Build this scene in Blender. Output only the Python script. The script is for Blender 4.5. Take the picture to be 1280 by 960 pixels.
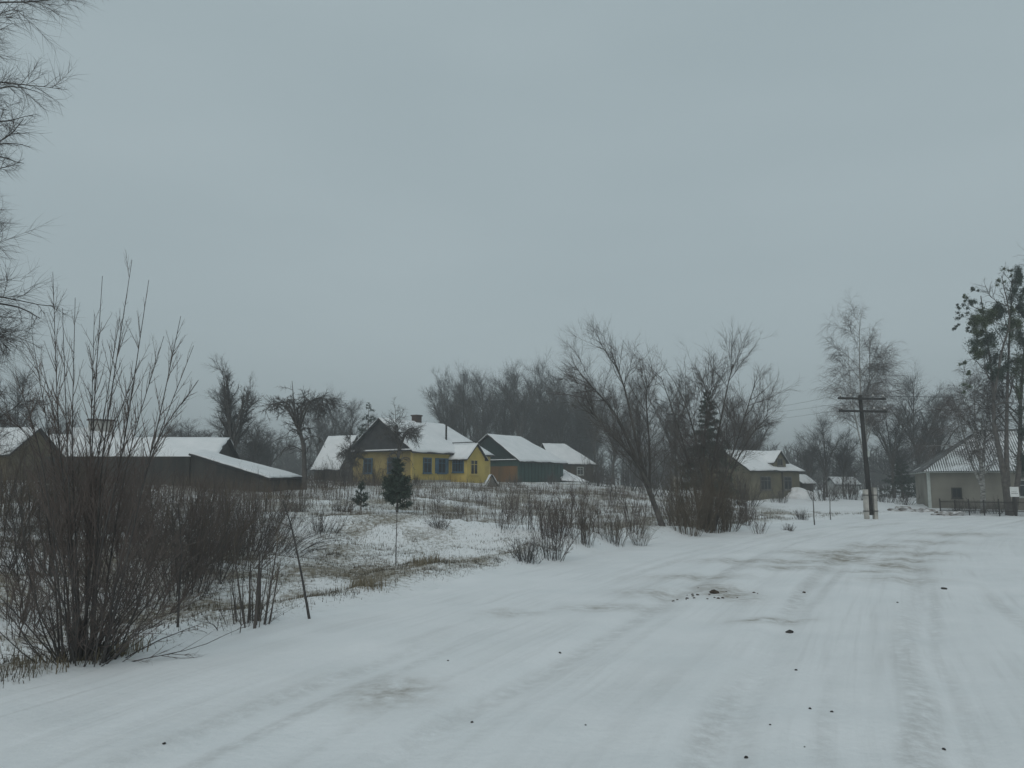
import bpy, math
import numpy as np
from mathutils import Vector, Matrix

# ---------------------------------------------------------------- camera, sky, sun, exposure
scene = bpy.context.scene
for o in list(bpy.data.objects):
    bpy.data.objects.remove(o)
C = scene.collection
CAMZ, FPX, TILT = 2.0, 1000.0, math.atan(0.125)
cam = bpy.data.cameras.new('camera')
cam.sensor_width = 36.0
cam.lens = 36.0 * FPX / 1280.0
cam.clip_end = 4000
camo = bpy.data.objects.new('camera', cam)
camo.location = (0, 0, CAMZ)
camo.rotation_euler = (math.pi / 2 + TILT, 0, 0)
C.objects.link(camo)
scene.camera = camo
scene.render.resolution_x, scene.render.resolution_y = 1024, 768

SUN_EL, SUN_AZ = math.radians(38), math.radians(200)      # behind thick cloud
world = bpy.data.worlds.new('World')
scene.world = world
world.use_nodes = True
wn, wl = world.node_tree.nodes, world.node_tree.links
wn.clear()
w_out = wn.new('ShaderNodeOutputWorld')
w_bg = wn.new('ShaderNodeBackground')
w_bg.inputs['Strength'].default_value = 0.1
w_sky = wn.new('ShaderNodeTexSky')
w_sky.sky_type = 'NISHITA'
w_sky.sun_disc = False
w_sky.sun_elevation = SUN_EL
w_sky.sun_rotation = SUN_AZ
w_sky.dust_density = 6.0
w_tc = wn.new('ShaderNodeTexCoord')
w_map = wn.new('ShaderNodeMapping')
w_map.inputs['Scale'].default_value = (1.0, 1.0, 3.2)
w_noise = wn.new('ShaderNodeTexNoise')
w_noise.inputs['Scale'].default_value = 1.6
w_noise.inputs['Detail'].default_value = 3.0
w_noise.inputs['Roughness'].default_value = 0.45
w_ramp = wn.new('ShaderNodeValToRGB')
w_ramp.color_ramp.elements[0].position = 0.25
w_ramp.color_ramp.elements[0].color = (0.345, 0.424, 0.452, 1)
w_ramp.color_ramp.elements[1].position = 0.75
w_ramp.color_ramp.elements[1].color = (0.403, 0.484, 0.512, 1)
w_gain = wn.new('ShaderNodeVectorMath')
w_gain.operation = 'SCALE'
w_gain.inputs['Scale'].default_value = 10.0
w_mix = wn.new('ShaderNodeMixRGB')
w_mix.inputs['Fac'].default_value = 0.94                   # thick stratus over the clear-sky model
wl.new(w_tc.outputs['Generated'], w_map.inputs['Vector'])
wl.new(w_map.outputs['Vector'], w_noise.inputs['Vector'])
wl.new(w_noise.outputs['Fac'], w_ramp.inputs['Fac'])
wl.new(w_ramp.outputs['Color'], w_gain.inputs[0])
wl.new(w_sky.outputs['Color'], w_mix.inputs['Color1'])
wl.new(w_gain.outputs['Vector'], w_mix.inputs['Color2'])
wl.new(w_mix.outputs['Color'], w_bg.inputs['Color'])
wl.new(w_bg.outputs['Background'], w_out.inputs['Surface'])

sun = bpy.data.lights.new('sun', 'SUN')
sun.energy = 0.65
sun.angle = math.radians(60)
sun.color = (1.0, 0.97, 0.93)
suno = bpy.data.objects.new('sun', sun)
_sd = Vector((math.sin(SUN_AZ) * math.cos(SUN_EL), math.cos(SUN_AZ) * math.cos(SUN_EL), math.sin(SUN_EL)))
suno.rotation_euler = _sd.to_track_quat('Z', 'Y').to_euler()
suno.location = (0, -20, 40)
C.objects.link(suno)

vs = scene.view_settings
vs.view_transform = 'Standard'
vs.look = 'None'
vs.exposure = 0.0
vs.gamma = 1.0
vs.use_curve_mapping = False

# ---------------------------------------------------------------- helpers: materials
def new_mat(name):
    m = bpy.data.materials.new(name)
    m.use_nodes = True
    n = m.node_tree.nodes
    return m, n, m.node_tree.links, n['Principled BSDF']

def mat(name, c1, c2=None, scale=4.0, rough=0.85, bump=0.0, bscale=30.0, detail=4.0, spec=0.25, stretch=(1, 1, 1)):
    m, n, l, b = new_mat(name)
    b.inputs['Roughness'].default_value = rough
    b.inputs['Specular IOR Level'].default_value = spec
    tc = n.new('ShaderNodeTexCoord')
    mp = n.new('ShaderNodeMapping')
    mp.inputs['Scale'].default_value = stretch
    l.new(tc.outputs['Object'], mp.inputs['Vector'])
    c2 = c2 or tuple(0.75 * v for v in c1)
    nz = n.new('ShaderNodeTexNoise')
    nz.inputs['Scale'].default_value = scale
    nz.inputs['Detail'].default_value = detail
    l.new(mp.outputs['Vector'], nz.inputs['Vector'])
    r = n.new('ShaderNodeValToRGB')
    r.color_ramp.elements[0].position = 0.35
    r.color_ramp.elements[0].color = (*c2, 1)
    r.color_ramp.elements[1].position = 0.65
    r.color_ramp.elements[1].color = (*c1, 1)
    l.new(nz.outputs['Fac'], r.inputs['Fac'])
    l.new(r.outputs['Color'], b.inputs['Base Color'])
    if bump:
        nb = n.new('ShaderNodeTexNoise')
        nb.inputs['Scale'].default_value = bscale
        nb.inputs['Detail'].default_value = 5
        l.new(mp.outputs['Vector'], nb.inputs['Vector'])
        bp = n.new('ShaderNodeBump')
        bp.inputs['Strength'].default_value = bump
        bp.inputs['Distance'].default_value = 0.03
        l.new(nb.outputs['Fac'], bp.inputs['Height'])
        l.new(bp.outputs['Normal'], b.inputs['Normal'])
    return m

SNOW1, SNOW2 = (0.84, 0.85, 0.86), (0.77, 0.79, 0.80)
M = {}
M['snow'] = mat('roof_snow', SNOW1, SNOW2, 1.2, 0.7, 0.25, 6)
M['bark'] = mat('grey_bark', (0.122, 0.112, 0.102), (0.067, 0.062, 0.059), 6, 0.95, 0.5, 40)
M['twig'] = mat('grey_brown_twigs', (0.128, 0.112, 0.102), (0.076, 0.066, 0.061), 2, 0.9)
M['twig_red'] = mat('reddish_twigs', (0.144, 0.117, 0.105), (0.088, 0.073, 0.066), 2, 0.85)
M['twig_dark'] = mat('dark_twigs', (0.095, 0.089, 0.085), (0.054, 0.051, 0.050), 2, 0.9)
M['twig_tan'] = mat('tan_twigs', (0.150, 0.124, 0.094), (0.094, 0.078, 0.062), 2, 0.9)
M['twig_far'] = mat('far_twigs', (0.080, 0.079, 0.078), (0.052, 0.052, 0.052), 1, 0.9)
M['birch'] = mat('birch_bark', (0.42, 0.42, 0.40), (0.12, 0.115, 0.11), 3, 0.8, 0, 10, 4, 0.25, (1, 1, 3))
M['twig_birch'] = mat('birch_twigs', (0.12, 0.10, 0.092), (0.08, 0.068, 0.064), 2, 0.9)
M['needle'] = mat('dark_green_needles', (0.039, 0.062, 0.044), (0.021, 0.036, 0.029), 3, 0.8)
M['needle_pine'] = mat('pine_needles', (0.075, 0.100, 0.078), (0.045, 0.066, 0.052), 3, 0.8)
M['mistletoe'] = mat('mistletoe_leaves', (0.084, 0.109, 0.052), (0.043, 0.061, 0.032), 2, 0.8)
M['ivy'] = mat('ivy_leaves', (0.054, 0.080, 0.058), (0.029, 0.045, 0.035), 2, 0.7)
M['grass'] = mat('dry_grass', (0.150, 0.128, 0.088), (0.070, 0.063, 0.050), 0.9, 0.95)
M['weed'] = mat('dry_weed_stems', (0.150, 0.118, 0.092), (0.085, 0.069, 0.056), 0.8, 0.95)
M['reed'] = mat('dry_straw', (0.23, 0.20, 0.14), (0.13, 0.11, 0.08), 1.5, 0.95)
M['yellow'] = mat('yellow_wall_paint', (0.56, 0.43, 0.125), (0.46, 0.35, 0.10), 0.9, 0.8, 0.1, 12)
M['yellow_trim'] = mat('pale_yellow_trim', (0.56, 0.44, 0.16), (0.46, 0.36, 0.13), 1.5, 0.8)
M['ochre'] = mat('ochre_wall', (0.15, 0.12, 0.070), (0.10, 0.084, 0.052), 0.8, 0.9, 0.2, 10)
M['olive'] = mat('olive_wall', (0.190, 0.172, 0.118), (0.130, 0.120, 0.088), 0.8, 0.9, 0.2, 10)
M['rust_wall'] = mat('rust_brown_boards', (0.24, 0.125, 0.050), (0.135, 0.095, 0.048), 0.9, 0.9, 0.2, 8, 4, 0.2, (1, 1, 0.2))
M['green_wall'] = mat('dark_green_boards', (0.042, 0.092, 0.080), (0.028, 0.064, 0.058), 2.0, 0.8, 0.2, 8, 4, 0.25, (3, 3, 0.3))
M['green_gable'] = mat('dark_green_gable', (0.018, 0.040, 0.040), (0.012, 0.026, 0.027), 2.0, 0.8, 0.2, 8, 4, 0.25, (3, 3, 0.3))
M['dark_board'] = mat('weathered_dark_boards', (0.062, 0.061, 0.057), (0.034, 0.035, 0.034), 0.7, 0.95, 0.3, 8, 4, 0.2, (3, 3, 0.3))
M['brown_board'] = mat('weathered_brown_boards', (0.085, 0.066, 0.046), (0.045, 0.040, 0.032), 1.2, 0.95, 0.3, 8, 4, 0.2, (3, 3, 0.3))
M['grey_board'] = mat('weathered_grey_boards', (0.20, 0.19, 0.17), (0.11, 0.105, 0.10), 1.2, 0.95, 0.3, 8, 4, 0.2, (3, 3, 0.3))
M['shingle'] = mat('dark_shingle', (0.055, 0.056, 0.058), (0.032, 0.034, 0.036), 2.0, 0.9, 0.3, 20)
M['slate'] = mat('corrugated_slate', (0.15, 0.155, 0.155), (0.085, 0.09, 0.092), 1.5, 0.9, 0.2, 20)
M['plaster'] = mat('grey_beige_plaster', (0.26, 0.245, 0.21), (0.18, 0.17, 0.145), 0.6, 0.92, 0.2, 14)
M['tan_wall'] = mat('tan_wall', (0.20, 0.155, 0.095), (0.14, 0.11, 0.075), 0.8, 0.9, 0.2, 10)
M['blue'] = mat('blue_window_paint', (0.065, 0.140, 0.205), (0.045, 0.10, 0.15), 3, 0.6)
M['trim_white'] = mat('pale_trim', (0.50, 0.53, 0.50), (0.38, 0.41, 0.39), 3, 0.7)
M['ochre_yellow'] = mat('shaded_ochre_yellow', (0.34, 0.265, 0.105), (0.25, 0.195, 0.08), 0.9, 0.85, 0.1, 12)  # ochre for the yellow house's end walls, their shade mixed into the colour
M['white_wall'] = mat('whitewashed_wall', (0.62, 0.63, 0.62), (0.46, 0.47, 0.46), 0.8, 0.9)
M['brick'] = mat('chimney_brick', (0.085, 0.060, 0.050), (0.050, 0.040, 0.036), 8, 0.9, 0.2, 20)
M['iron'] = mat('dark_iron', (0.040, 0.038, 0.037), (0.025, 0.024, 0.024), 6, 0.6)
M['concrete'] = mat('concrete', (0.48, 0.46, 0.42), (0.32, 0.31, 0.29), 4, 0.9, 0.3, 30)
M['pole'] = mat('tarred_pole_wood', (0.050, 0.047, 0.045), (0.026, 0.025, 0.025), 5, 0.9, 0.3, 20, 4, 0.2, (4, 4, 0.4))
M['paper'] = mat('white_notice', (0.72, 0.73, 0.72), (0.64, 0.65, 0.64), 4, 0.8)
M['soil'] = mat('brown_soil', (0.085, 0.062, 0.045), (0.042, 0.032, 0.026), 8, 1.0, 0.6, 25)
M['stone'] = mat('dark_stone', (0.060, 0.055, 0.052), (0.032, 0.030, 0.029), 10, 0.9, 0.3, 40)
M['ceramic'] = mat('insulator', (0.55, 0.55, 0.53), (0.45, 0.45, 0.44), 5, 0.3)
def glass_mat():
    m, n, l, b = new_mat('window_glass')
    b.inputs['Base Color'].default_value = (0.02, 0.026, 0.03, 1)
    b.inputs['Roughness'].default_value = 0.08
    b.inputs['Specular IOR Level'].default_value = 0.5
    return m
M['glass'] = glass_mat()
M['snowy_soil'] = mat('snow_dusted_soil', (0.72, 0.73, 0.74), (0.10, 0.078, 0.060), 5, 0.95, 0.5, 14, 6)

# ---------------------------------------------------------------- helpers: meshes and objects
def mesh_np(name, V, F, smooth=True):
    V = np.ascontiguousarray(V, dtype=np.float32)
    F = np.ascontiguousarray(F, dtype=np.int32)
    k = F.shape[1]
    me = bpy.data.meshes.new(name)
    me.vertices.add(len(V))
    me.vertices.foreach_set('co', V.ravel())
    me.loops.add(F.size)
    me.loops.foreach_set('vertex_index', F.ravel())
    me.polygons.add(len(F))
    me.polygons.foreach_set('loop_start', np.arange(0, F.size, k, dtype=np.int32))
    me.polygons.foreach_set('use_smooth', np.full(len(F), smooth, dtype=bool))
    me.update(calc_edges=True)
    return me

def obj(name, me, m=None, parent=None):
    if m is not None and not me.materials:
        me.materials.append(m)
    o = bpy.data.objects.new(name, me)
    C.objects.link(o)
    if parent is not None:
        o.parent = parent
    return o

def tag(o, label, cat, group=None):
    o['label'] = label
    o['category'] = cat
    if group:
        o['group'] = group
    return o

def thing(name, label, cat, loc, rz=0.0, group=None):
    o = bpy.data.objects.new(name, None)
    o.empty_display_size = 0.3
    C.objects.link(o)
    o.location = loc
    o.rotation_euler = (0, 0, rz)
    return tag(o, label, cat, group)

def copy_thing(src, label, loc, rz, scale=1.0, group=None):
    r = src.copy()
    C.objects.link(r)
    r.location = loc
    r.rotation_euler = (0, 0, rz)
    r.scale = (scale,) * 3 if np.isscalar(scale) else scale
    r['label'] = label
    if group:
        r['group'] = group
    for ch in list(src.children):
        c = ch.copy()
        C.objects.link(c)
        c.parent = r
        for g in list(ch.children):
            d = g.copy()
            C.objects.link(d)
            d.parent = c
    return r

class MB:
    """collects boxes, slabs and tubes into one mesh"""
    def __init__(s):
        s.v, s.f = [], []
    def poly(s, V, F):
        b = len(s.v)
        s.v += [tuple(p) for p in V]
        s.f += [tuple(i + b for i in f) for f in F]
        return s
    def box(s, x0, x1, y0, y1, z0, z1):
        V = [(x0, y0, z0), (x1, y0, z0), (x1, y1, z0), (x0, y1, z0), (x0, y0, z1), (x1, y0, z1), (x1, y1, z1), (x0, y1, z1)]
        return s.poly(V, [(3, 2, 1, 0), (4, 5, 6, 7), (0, 1, 5, 4), (1, 2, 6, 5), (2, 3, 7, 6), (3, 0, 4, 7)])
    def slab(s, pts, th):
        """polygon extruded by th against its normal"""
        P = [Vector(p) for p in pts]
        n = (P[1] - P[0]).cross(P[2] - P[0]).normalized()
        k = len(P)
        V = P + [p - n * th for p in P]
        F = [tuple(range(k)), tuple(range(2 * k - 1, k - 1, -1))]
        F += [(i, i + k, (i + 1) % k + k, (i + 1) % k) for i in range(k)]
        return s.poly(V, F)
    def tube(s, pts, rad, sides=6):
        P = np.array([pts], float)
        R = np.array([[rad] * len(pts)] if np.isscalar(rad) else [rad], float)
        V, F = tubes(P, R, sides)
        s.poly(V.tolist(), F.tolist())
        n = len(pts)
        b = len(s.v) - n * sides
        s.f.append(tuple(b + i for i in range(sides - 1, -1, -1)))
        s.f.append(tuple(b + (n - 1) * sides + i for i in range(sides)))
        return s
    def build(s, name, m, parent=None, smooth=False):
        me = bpy.data.meshes.new(name)
        me.from_pydata(s.v, [], s.f)
        me.update()
        if smooth:
            me.polygons.foreach_set('use_smooth', [True] * len(me.polygons))
        return obj(name, me, m, parent)

def unit(a):
    return a / np.maximum(np.linalg.norm(a, axis=-1, keepdims=True), 1e-9)

def tubes(P, R, sides):
    B, n, _ = P.shape
    T = unit(np.gradient(P, axis=1))
    ref = np.array([0.83, 0.47, 0.31])
    N1 = unit(np.cross(T, ref))
    N2 = np.cross(T, N1)
    a = np.arange(sides) * 2 * math.pi / sides
    ring = P[:, :, None, :] + R[:, :, None, None] * (np.cos(a)[:, None] * N1[:, :, None, :] + np.sin(a)[:, None] * N2[:, :, None, :])
    V = ring.reshape(-1, 3)
    base = (np.arange(B) * n * sides)[:, None, None] + (np.arange(n - 1) * sides)[None, :, None]
    i = np.arange(sides)[None, None, :]
    j = (np.arange(sides) + 1) % sides
    j = j[None, None, :]
    F = np.stack([base + i, base + j, base + sides + j, base + sides + i], -1).reshape(-1, 4)
    return V, F

def cones(P, R, sides):
    """tubes whose last ring is a point"""
    B, n, _ = P.shape
    V, F = tubes(P[:, :-1], R[:, :-1], sides) if n > 2 else (None, None)
    if n == 2:
        T = unit(P[:, 1] - P[:, 0])
        N1 = unit(np.cross(T, np.array([0.83, 0.47, 0.31])))
        N2 = np.cross(T, N1)
        a = np.arange(sides) * 2 * math.pi / sides
        V = (P[:, 0, None, :] + R[:, 0, None, None] * (np.cos(a)[:, None] * N1[:, None, :] + np.sin(a)[:, None] * N2[:, None, :])).reshape(-1, 3)
        T3 = np.zeros((0, 3), int)
    else:
        T3 = np.concatenate([F[:, [0, 1, 2]], F[:, [0, 2, 3]]])
    tip = len(V) + np.arange(B)[:, None]
    base = (np.arange(B) * (n - 1) * sides + (n - 2) * sides)[:, None]
    k = np.arange(sides)[None, :]
    C3 = np.stack(np.broadcast_arrays(base + k, base + (k + 1) % sides, tip), -1).reshape(-1, 3)
    return np.concatenate([V, P[:, -1]]), np.concatenate([T3, C3])

def join_tubes(levels, cone=False):
    """all levels in one mesh; with cone the last level ends in points and everything is triangles"""
    VV, FF, o = [], [], 0
    for q, (P, R, sd) in enumerate(levels):
        if cone and sd == 3:
            V, F = cones(P, R, sd)
        else:
            V, F = tubes(P, R, sd)
            if cone:
                F = np.concatenate([F[:, [0, 1, 2]], F[:, [0, 2, 3]]])
        VV.append(V)
        FF.append(F + o)
        o += len(V)
    return np.concatenate(VV), np.concatenate(FF)

def resample(p, n):
    p = np.array(p, float)
    k = len(p)
    t = np.linspace(0, k - 1, n)
    q = np.vstack([2 * p[0] - p[1], p, 2 * p[-1] - p[-2]])
    i = np.minimum(t.astype(int), k - 2)
    f = (t - i)[:, None]
    a, b, c, d = q[i], q[i + 1], q[i + 2], q[i + 3]
    return 0.5 * (2 * b + (c - a) * f + (2 * a - 5 * b + 4 * c - d) * f ** 2 + (3 * b - 3 * c + d - a) * f ** 3)

def walk(rng, P0, D, L, n, wob, grav):
    pts = [P0]
    d = unit(D)
    st = (L / n)[:, None]
    for _ in range(n):
        d = unit(d + rng.normal(0, wob, d.shape) + np.array([0, 0, grav]))
        pts.append(pts[-1] + d * st)
    return np.stack(pts, 1)

def sprout(rng, P, R, sp):
    B, n1, _ = P.shape
    Lp = np.linalg.norm(np.diff(P, axis=1), axis=-1).sum(1)
    N = max(1, int(sp['n'] * B))
    par = rng.choice(B, N, p=Lp / Lp.sum())
    t = rng.uniform(sp.get('t0', 0.25), sp.get('t1', 1.0), N)
    x = t * (n1 - 1)
    i = np.minimum(x.astype(int), n1 - 2)
    f = (x - i)[:, None]
    p0 = P[par, i] * (1 - f) + P[par, i + 1] * f
    rp = R[par, i] * (1 - f[:, 0]) + R[par, i + 1] * f[:, 0]
    T = unit(P[par, i + 1] - P[par, i])
    nr = unit(np.cross(T, rng.normal(0, 1, (N, 3))))
    a = rng.normal(sp.get('a', 0.8), sp.get('asd', 0.2), N)[:, None]
    d = np.cos(a) * T + np.sin(a) * nr + np.array([0, 0, sp.get('up', 0.0)])
    L = Lp[par] * sp['len'] * rng.uniform(0.5, 1.3, N) * (1 - sp.get('tl', 0.4) * t)
    if 'lmax' in sp:
        L = np.minimum(L, sp['lmax'] * rng.uniform(0.6, 1.1, N))
    n = sp.get('seg', 3)
    Q = walk(rng, p0, d, L, n, sp.get('wob', 0.12), sp.get('g', 0.0))
    r0 = np.minimum(rp * 0.8, sp['r'] * rng.uniform(0.6, 1.3, N))
    S = r0[:, None] * np.linspace(1, sp.get('tip', 0.35), n + 1)[None, :]
    return Q, S

def grow(rng, trunks, specs, n=12, sides=7):
    P = np.stack([resample(p, n + 1) for p, a, b in trunks])
    R = np.stack([np.linspace(0, 1, n + 1) ** 0.8 * (b - a) + a for p, a, b in trunks])
    levels = [(P, R, sides)]
    for sp in specs:
        P, R = sprout(rng, P, R, sp)
        levels.append((P, R, sp.get('sides', 3)))
    return levels

def plant(name, label, cat, loc, levels, mt, mc, rz=0.0, group=None, split=2, pn=('trunk', 'crown')):
    t = thing(name, label, cat, loc, rz, group)
    V, F = join_tubes(levels[:split])
    obj(pn[0], mesh_np(name + '_' + pn[0], V, F), mt, t)
    if len(levels) > split:
        V, F = join_tubes(levels[split:], True)
        obj(pn[1], mesh_np(name + '_' + pn[1], V, F, False), mc, t)['kind'] = 'stuff'
    return t

# value noise for terrain relief
def _hash(ix, iy, seed):
    h = (ix.astype(np.int64) * 374761393 + iy.astype(np.int64) * 668265263 + seed * 974711) & 0x7fffffff
    h = ((h ^ (h >> 13)) * 1274126177) & 0x7fffffff
    return ((h ^ (h >> 16)) & 0xffff) / 65535.0

def vnoise(x, y, seed=0):
    ix, iy = np.floor(x), np.floor(y)
    fx, fy = x - ix, y - iy
    fx, fy = fx * fx * (3 - 2 * fx), fy * fy * (3 - 2 * fy)
    ix, iy = ix.astype(np.int64), iy.astype(np.int64)
    a, b = _hash(ix, iy, seed), _hash(ix + 1, iy, seed)
    c, d = _hash(ix, iy + 1, seed), _hash(ix + 1, iy + 1, seed)
    return (a * (1 - fx) + b * fx) * (1 - fy) + (c * (1 - fx) + d * fx) * fy - 0.5

def sstep(a, b, x):
    t = np.clip((x - a) / (b - a), 0, 1)
    return t * t * (3 - 2 * t)

# ---------------------------------------------------------------- terrain: road edge and height
EDGE = np.array([(-15, -30), (-9.6, -10), (-6.4, 1), (-4.9, 7.4), (-3.05, 12.0), (1.2, 21.0), (6.0, 30.0), (12.5, 39.5),
                 (21.5, 49.5), (27, 54.0), (36, 56.5), (60, 57), (110, 50)], float)
EP = resample(np.c_[EDGE, np.zeros(len(EDGE))], 500)[:, :2]
ET = unit(np.gradient(EP, axis=0))
EN = np.c_[-ET[:, 1], ET[:, 0]]                       # left of travel
EA = np.r_[0, np.cumsum(np.linalg.norm(np.diff(EP, axis=0), axis=1))]

def edge_s(x, y):
    x, y = np.atleast_1d(np.asarray(x, float)), np.atleast_1d(np.asarray(y, float))
    sh = x.shape
    x, y = x.ravel(), y.ravel()
    out = np.empty(len(x))
    for i in range(0, len(x), 40000):
        dx = x[i:i + 40000, None] - EP[None, :, 0]
        dy = y[i:i + 40000, None] - EP[None, :, 1]
        d2 = dx * dx + dy * dy
        k = d2.argmin(1)
        r = np.arange(len(k))
        sg = np.sign(dx[r, k] * EN[k, 0] + dy[r, k] * EN[k, 1])
        out[i:i + 40000] = np.sqrt(d2[r, k]) * sg
    return out.reshape(sh)

ROADW = 11.5
def height(x, y, s=None):
    x, y = np.atleast_1d(np.asarray(x, float)), np.atleast_1d(np.asarray(y, float))
    if s is None:
        s = edge_s(x, y)
    sp = np.maximum(s, 0)
    fac = 1 - 0.62 * sstep(6, 24, x)
    z = np.minimum(0.062 * sp, 2.12) * fac
    z = z + 0.10 * np.exp(-((s - 0.9) / 0.6) ** 2) * sstep(5, 12, y)
    z = z + 0.22 * np.exp(-((s - 1.1) / 0.9) ** 2) * sstep(20, 25, y) * sstep(38, 30, y)
    z = z - 0.22 * np.exp(-((s - 3.8) / 1.4) ** 2) * sstep(24, 28, y) * sstep(40, 34, y)
    z = z + 0.52 * np.exp(-((y - 25.4 - 0.04 * x) / 1.9) ** 2) * sstep(-10, -4, x) * sstep(3.2, 0.6, x)
    z = z - 0.16 * np.exp(-((s - 3.0) / 1.6) ** 2) * sstep(17, 11, y)
    rough = sstep(0.1, 1.6, s)
    z = z + rough * (0.22 * vnoise(x / 5, y / 5, 1) + 0.16 * vnoise(x / 1.7, y / 1.7, 2))
    return z

def small_relief(x, y, s):
    r = sstep(0.0, 1.2, s) * sstep(90, 50, y)
    return r * (0.13 * vnoise(x / 0.55, y / 0.55, 3) + 0.09 * vnoise(x / 0.22, y / 0.22, 4))

def hz(x, y):
    return float(height([x], [y])[0])

ct, st_ = math.cos(TILT), math.sin(TILT)
def zpix(py, Y):
    v = (480 - py) / FPX
    return CAMZ + Y * (st_ + v * ct) / (ct - v * st_)
def pt(px, py, Y):
    u, v = (px - 640) / FPX, (480 - py) / FPX
    t = Y / (ct - v * st_)
    return (u * t, Y, CAMZ + t * (st_ + v * ct))
def gp(px, Y):
    """ground point at image column px and distance Y"""
    z = 0.5
    for _ in range(4):
        X = (px - 640) / FPX * (Y * ct + (z - CAMZ) * st_)
        z = hz(X, Y)
    return (X, Y, z)
def gpix(px, py):
    """ground point under an image point"""
    Ys = np.concatenate([np.arange(4, 60, 0.1), np.arange(60, 160, 0.5)])
    u, v = (px - 640) / FPX, (480 - py) / FPX
    t = Ys / (ct - v * st_)
    X, Z = u * t, CAMZ + t * (st_ + v * ct)
    H = height(X, Ys)
    k = np.argmax(Z <= H) if (Z <= H).any() else len(Ys) - 1
    return (float(X[k]), float(Ys[k]), float(H[k]))

# ---------------------------------------------------------------- ground sheet
def ground():
    def axis(lo, hi, n, c, k):
        u = np.linspace(math.asinh((lo - c) / k), math.asinh((hi - c) / k), n)
        return c + k * np.sinh(u)
    xs = axis(-700, 700, 360, -2, 8)
    ys = axis(-60, 900, 380, 15, 9)
    X, Y = np.meshgrid(xs, ys)
    s = edge_s(X, Y)
    Z = height(X, Y, s) + small_relief(X, Y, s)
    inside = sstep(0.15, -0.5, s) * sstep(-ROADW - 0.4, -ROADW + 0.5, s)
    Z = Z - 0.16 * inside
    Z += 0.05 * sstep(-ROADW, -ROADW - 1.0, s)
    V = np.stack([X, Y, Z], -1).reshape(-1, 3)
    ny, nx = X.shape
    i = np.arange(ny - 1)[:, None] * nx + np.arange(nx - 1)[None, :]
    F = np.stack([i, i + 1, i + nx + 1, i + nx], -1).reshape(-1, 4)
    me = mesh_np('ground', V, F)
    at = me.attributes.new('grassy', 'FLOAT', 'POINT')
    g = sstep(-0.1, 1.2, s) * (0.58 + 0.7 * vnoise(X / 3.1, Y / 3.1, 7) + 0.9 * vnoise(X / 0.9, Y / 0.9, 8))
    g = g * (1 - 0.85 * np.exp(-((Y - 25.0) / 2.2) ** 2) * sstep(-4, 0, X))
    g = g * (1 - 0.75 * sstep(16, 26, X) * sstep(50, 58, Y))
    at.data.foreach_set('value', np.clip(g, 0, 1).astype(np.float32).ravel())
    m, n, l, b = new_mat('snow_field')
    b.inputs['Roughness'].default_value = 0.75
    b.inputs['Specular IOR Level'].default_value = 0.2
    tc = n.new('ShaderNodeTexCoord')
    a = n.new('ShaderNodeAttribute')
    a.attribute_name = 'grassy'
    def noise(sc, det, rough=0.6):
        z = n.new('ShaderNodeTexNoise')
        z.inputs['Scale'].default_value = sc
        z.inputs['Detail'].default_value = det
        z.inputs['Roughness'].default_value = rough
        l.new(tc.outputs['Object'], z.inputs['Vector'])
        return z
    n1, n2, n3 = noise(8.0, 9, 0.8), noise(1.3, 4), noise(22, 3)
    mul = n.new('ShaderNodeMath'); mul.operation = 'MULTIPLY_ADD'
    mul.inputs[1].default_value = 0.30
    l.new(a.outputs['Fac'], mul.inputs[0]); l.new(n1.outputs['Fac'], mul.inputs[2])
    r = n.new('ShaderNodeValToRGB')
    r.color_ramp.elements[0].position = 0.61
    r.color_ramp.elements[1].position = 0.80
    l.new(mul.outputs[0], r.inputs['Fac'])
    gr = n.new('ShaderNodeValToRGB')
    gr.color_ramp.elements[0].color = (0.13, 0.115, 0.09, 1)
    gr.color_ramp.elements[1].color = (0.30, 0.265, 0.20, 1)
    l.new(n3.outputs['Fac'], gr.inputs['Fac'])
    sn = n.new('ShaderNodeValToRGB')
    sn.color_ramp.elements[0].position, sn.color_ramp.elements[1].position = 0.3, 0.7
    sn.color_ramp.elements[0].color = (*SNOW2, 1)
    sn.color_ramp.elements[1].color = (*SNOW1, 1)
    l.new(n2.outputs['Fac'], sn.inputs['Fac'])
    mx = n.new('ShaderNodeMixRGB')
    l.new(r.outputs['Color'], mx.inputs['Fac'])
    l.new(sn.outputs['Color'], mx.inputs['Color1'])
    l.new(gr.outputs['Color'], mx.inputs['Color2'])
    l.new(mx.outputs['Color'], b.inputs['Base Color'])
    bp = n.new('ShaderNodeBump')
    bp.inputs['Strength'].default_value = 0.5
    bp.inputs['Distance'].default_value = 0.05
    l.new(n1.outputs['Fac'], bp.inputs['Height'])
    l.new(bp.outputs['Normal'], b.inputs['Normal'])
    o = obj('ground', me, m)
    o['kind'] = 'structure'
ground()

# ---------------------------------------------------------------- road: packed snow, ruts, soil showing through
STAINS = [  # px, py, half width px, half height px, strength
    (490, 866, 50, 18, 0.5), (1050, 697, 34, 5, 0.9), (1118, 707, 30, 5, 0.8), (985, 711, 46, 3, 0.55), (905, 740, 30, 10, 0.75),
    (965, 777, 44, 2.5, 0.7), (1100, 684, 40, 3, 0.6), (1010, 690, 40, 3, 0.45), (820, 742, 46, 6, 0.4), (1130, 725, 50, 4, 0.4), (1165, 678, 40, 2.5, 0.5),
    (930, 702, 60, 3, 0.45), (1060, 690, 60, 2.5, 0.7), (1000, 703, 70, 2.5, 0.6), (1150, 692, 50, 2.5, 0.6), (870, 722, 60, 3, 0.5), (1200, 668, 60, 2, 0.5), (760, 760, 60, 4, 0.4), (640, 768, 40, 4, 0.35), (1130, 700, 40, 2.5, 0.6), (1090, 715, 40, 2, .5)]
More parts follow.
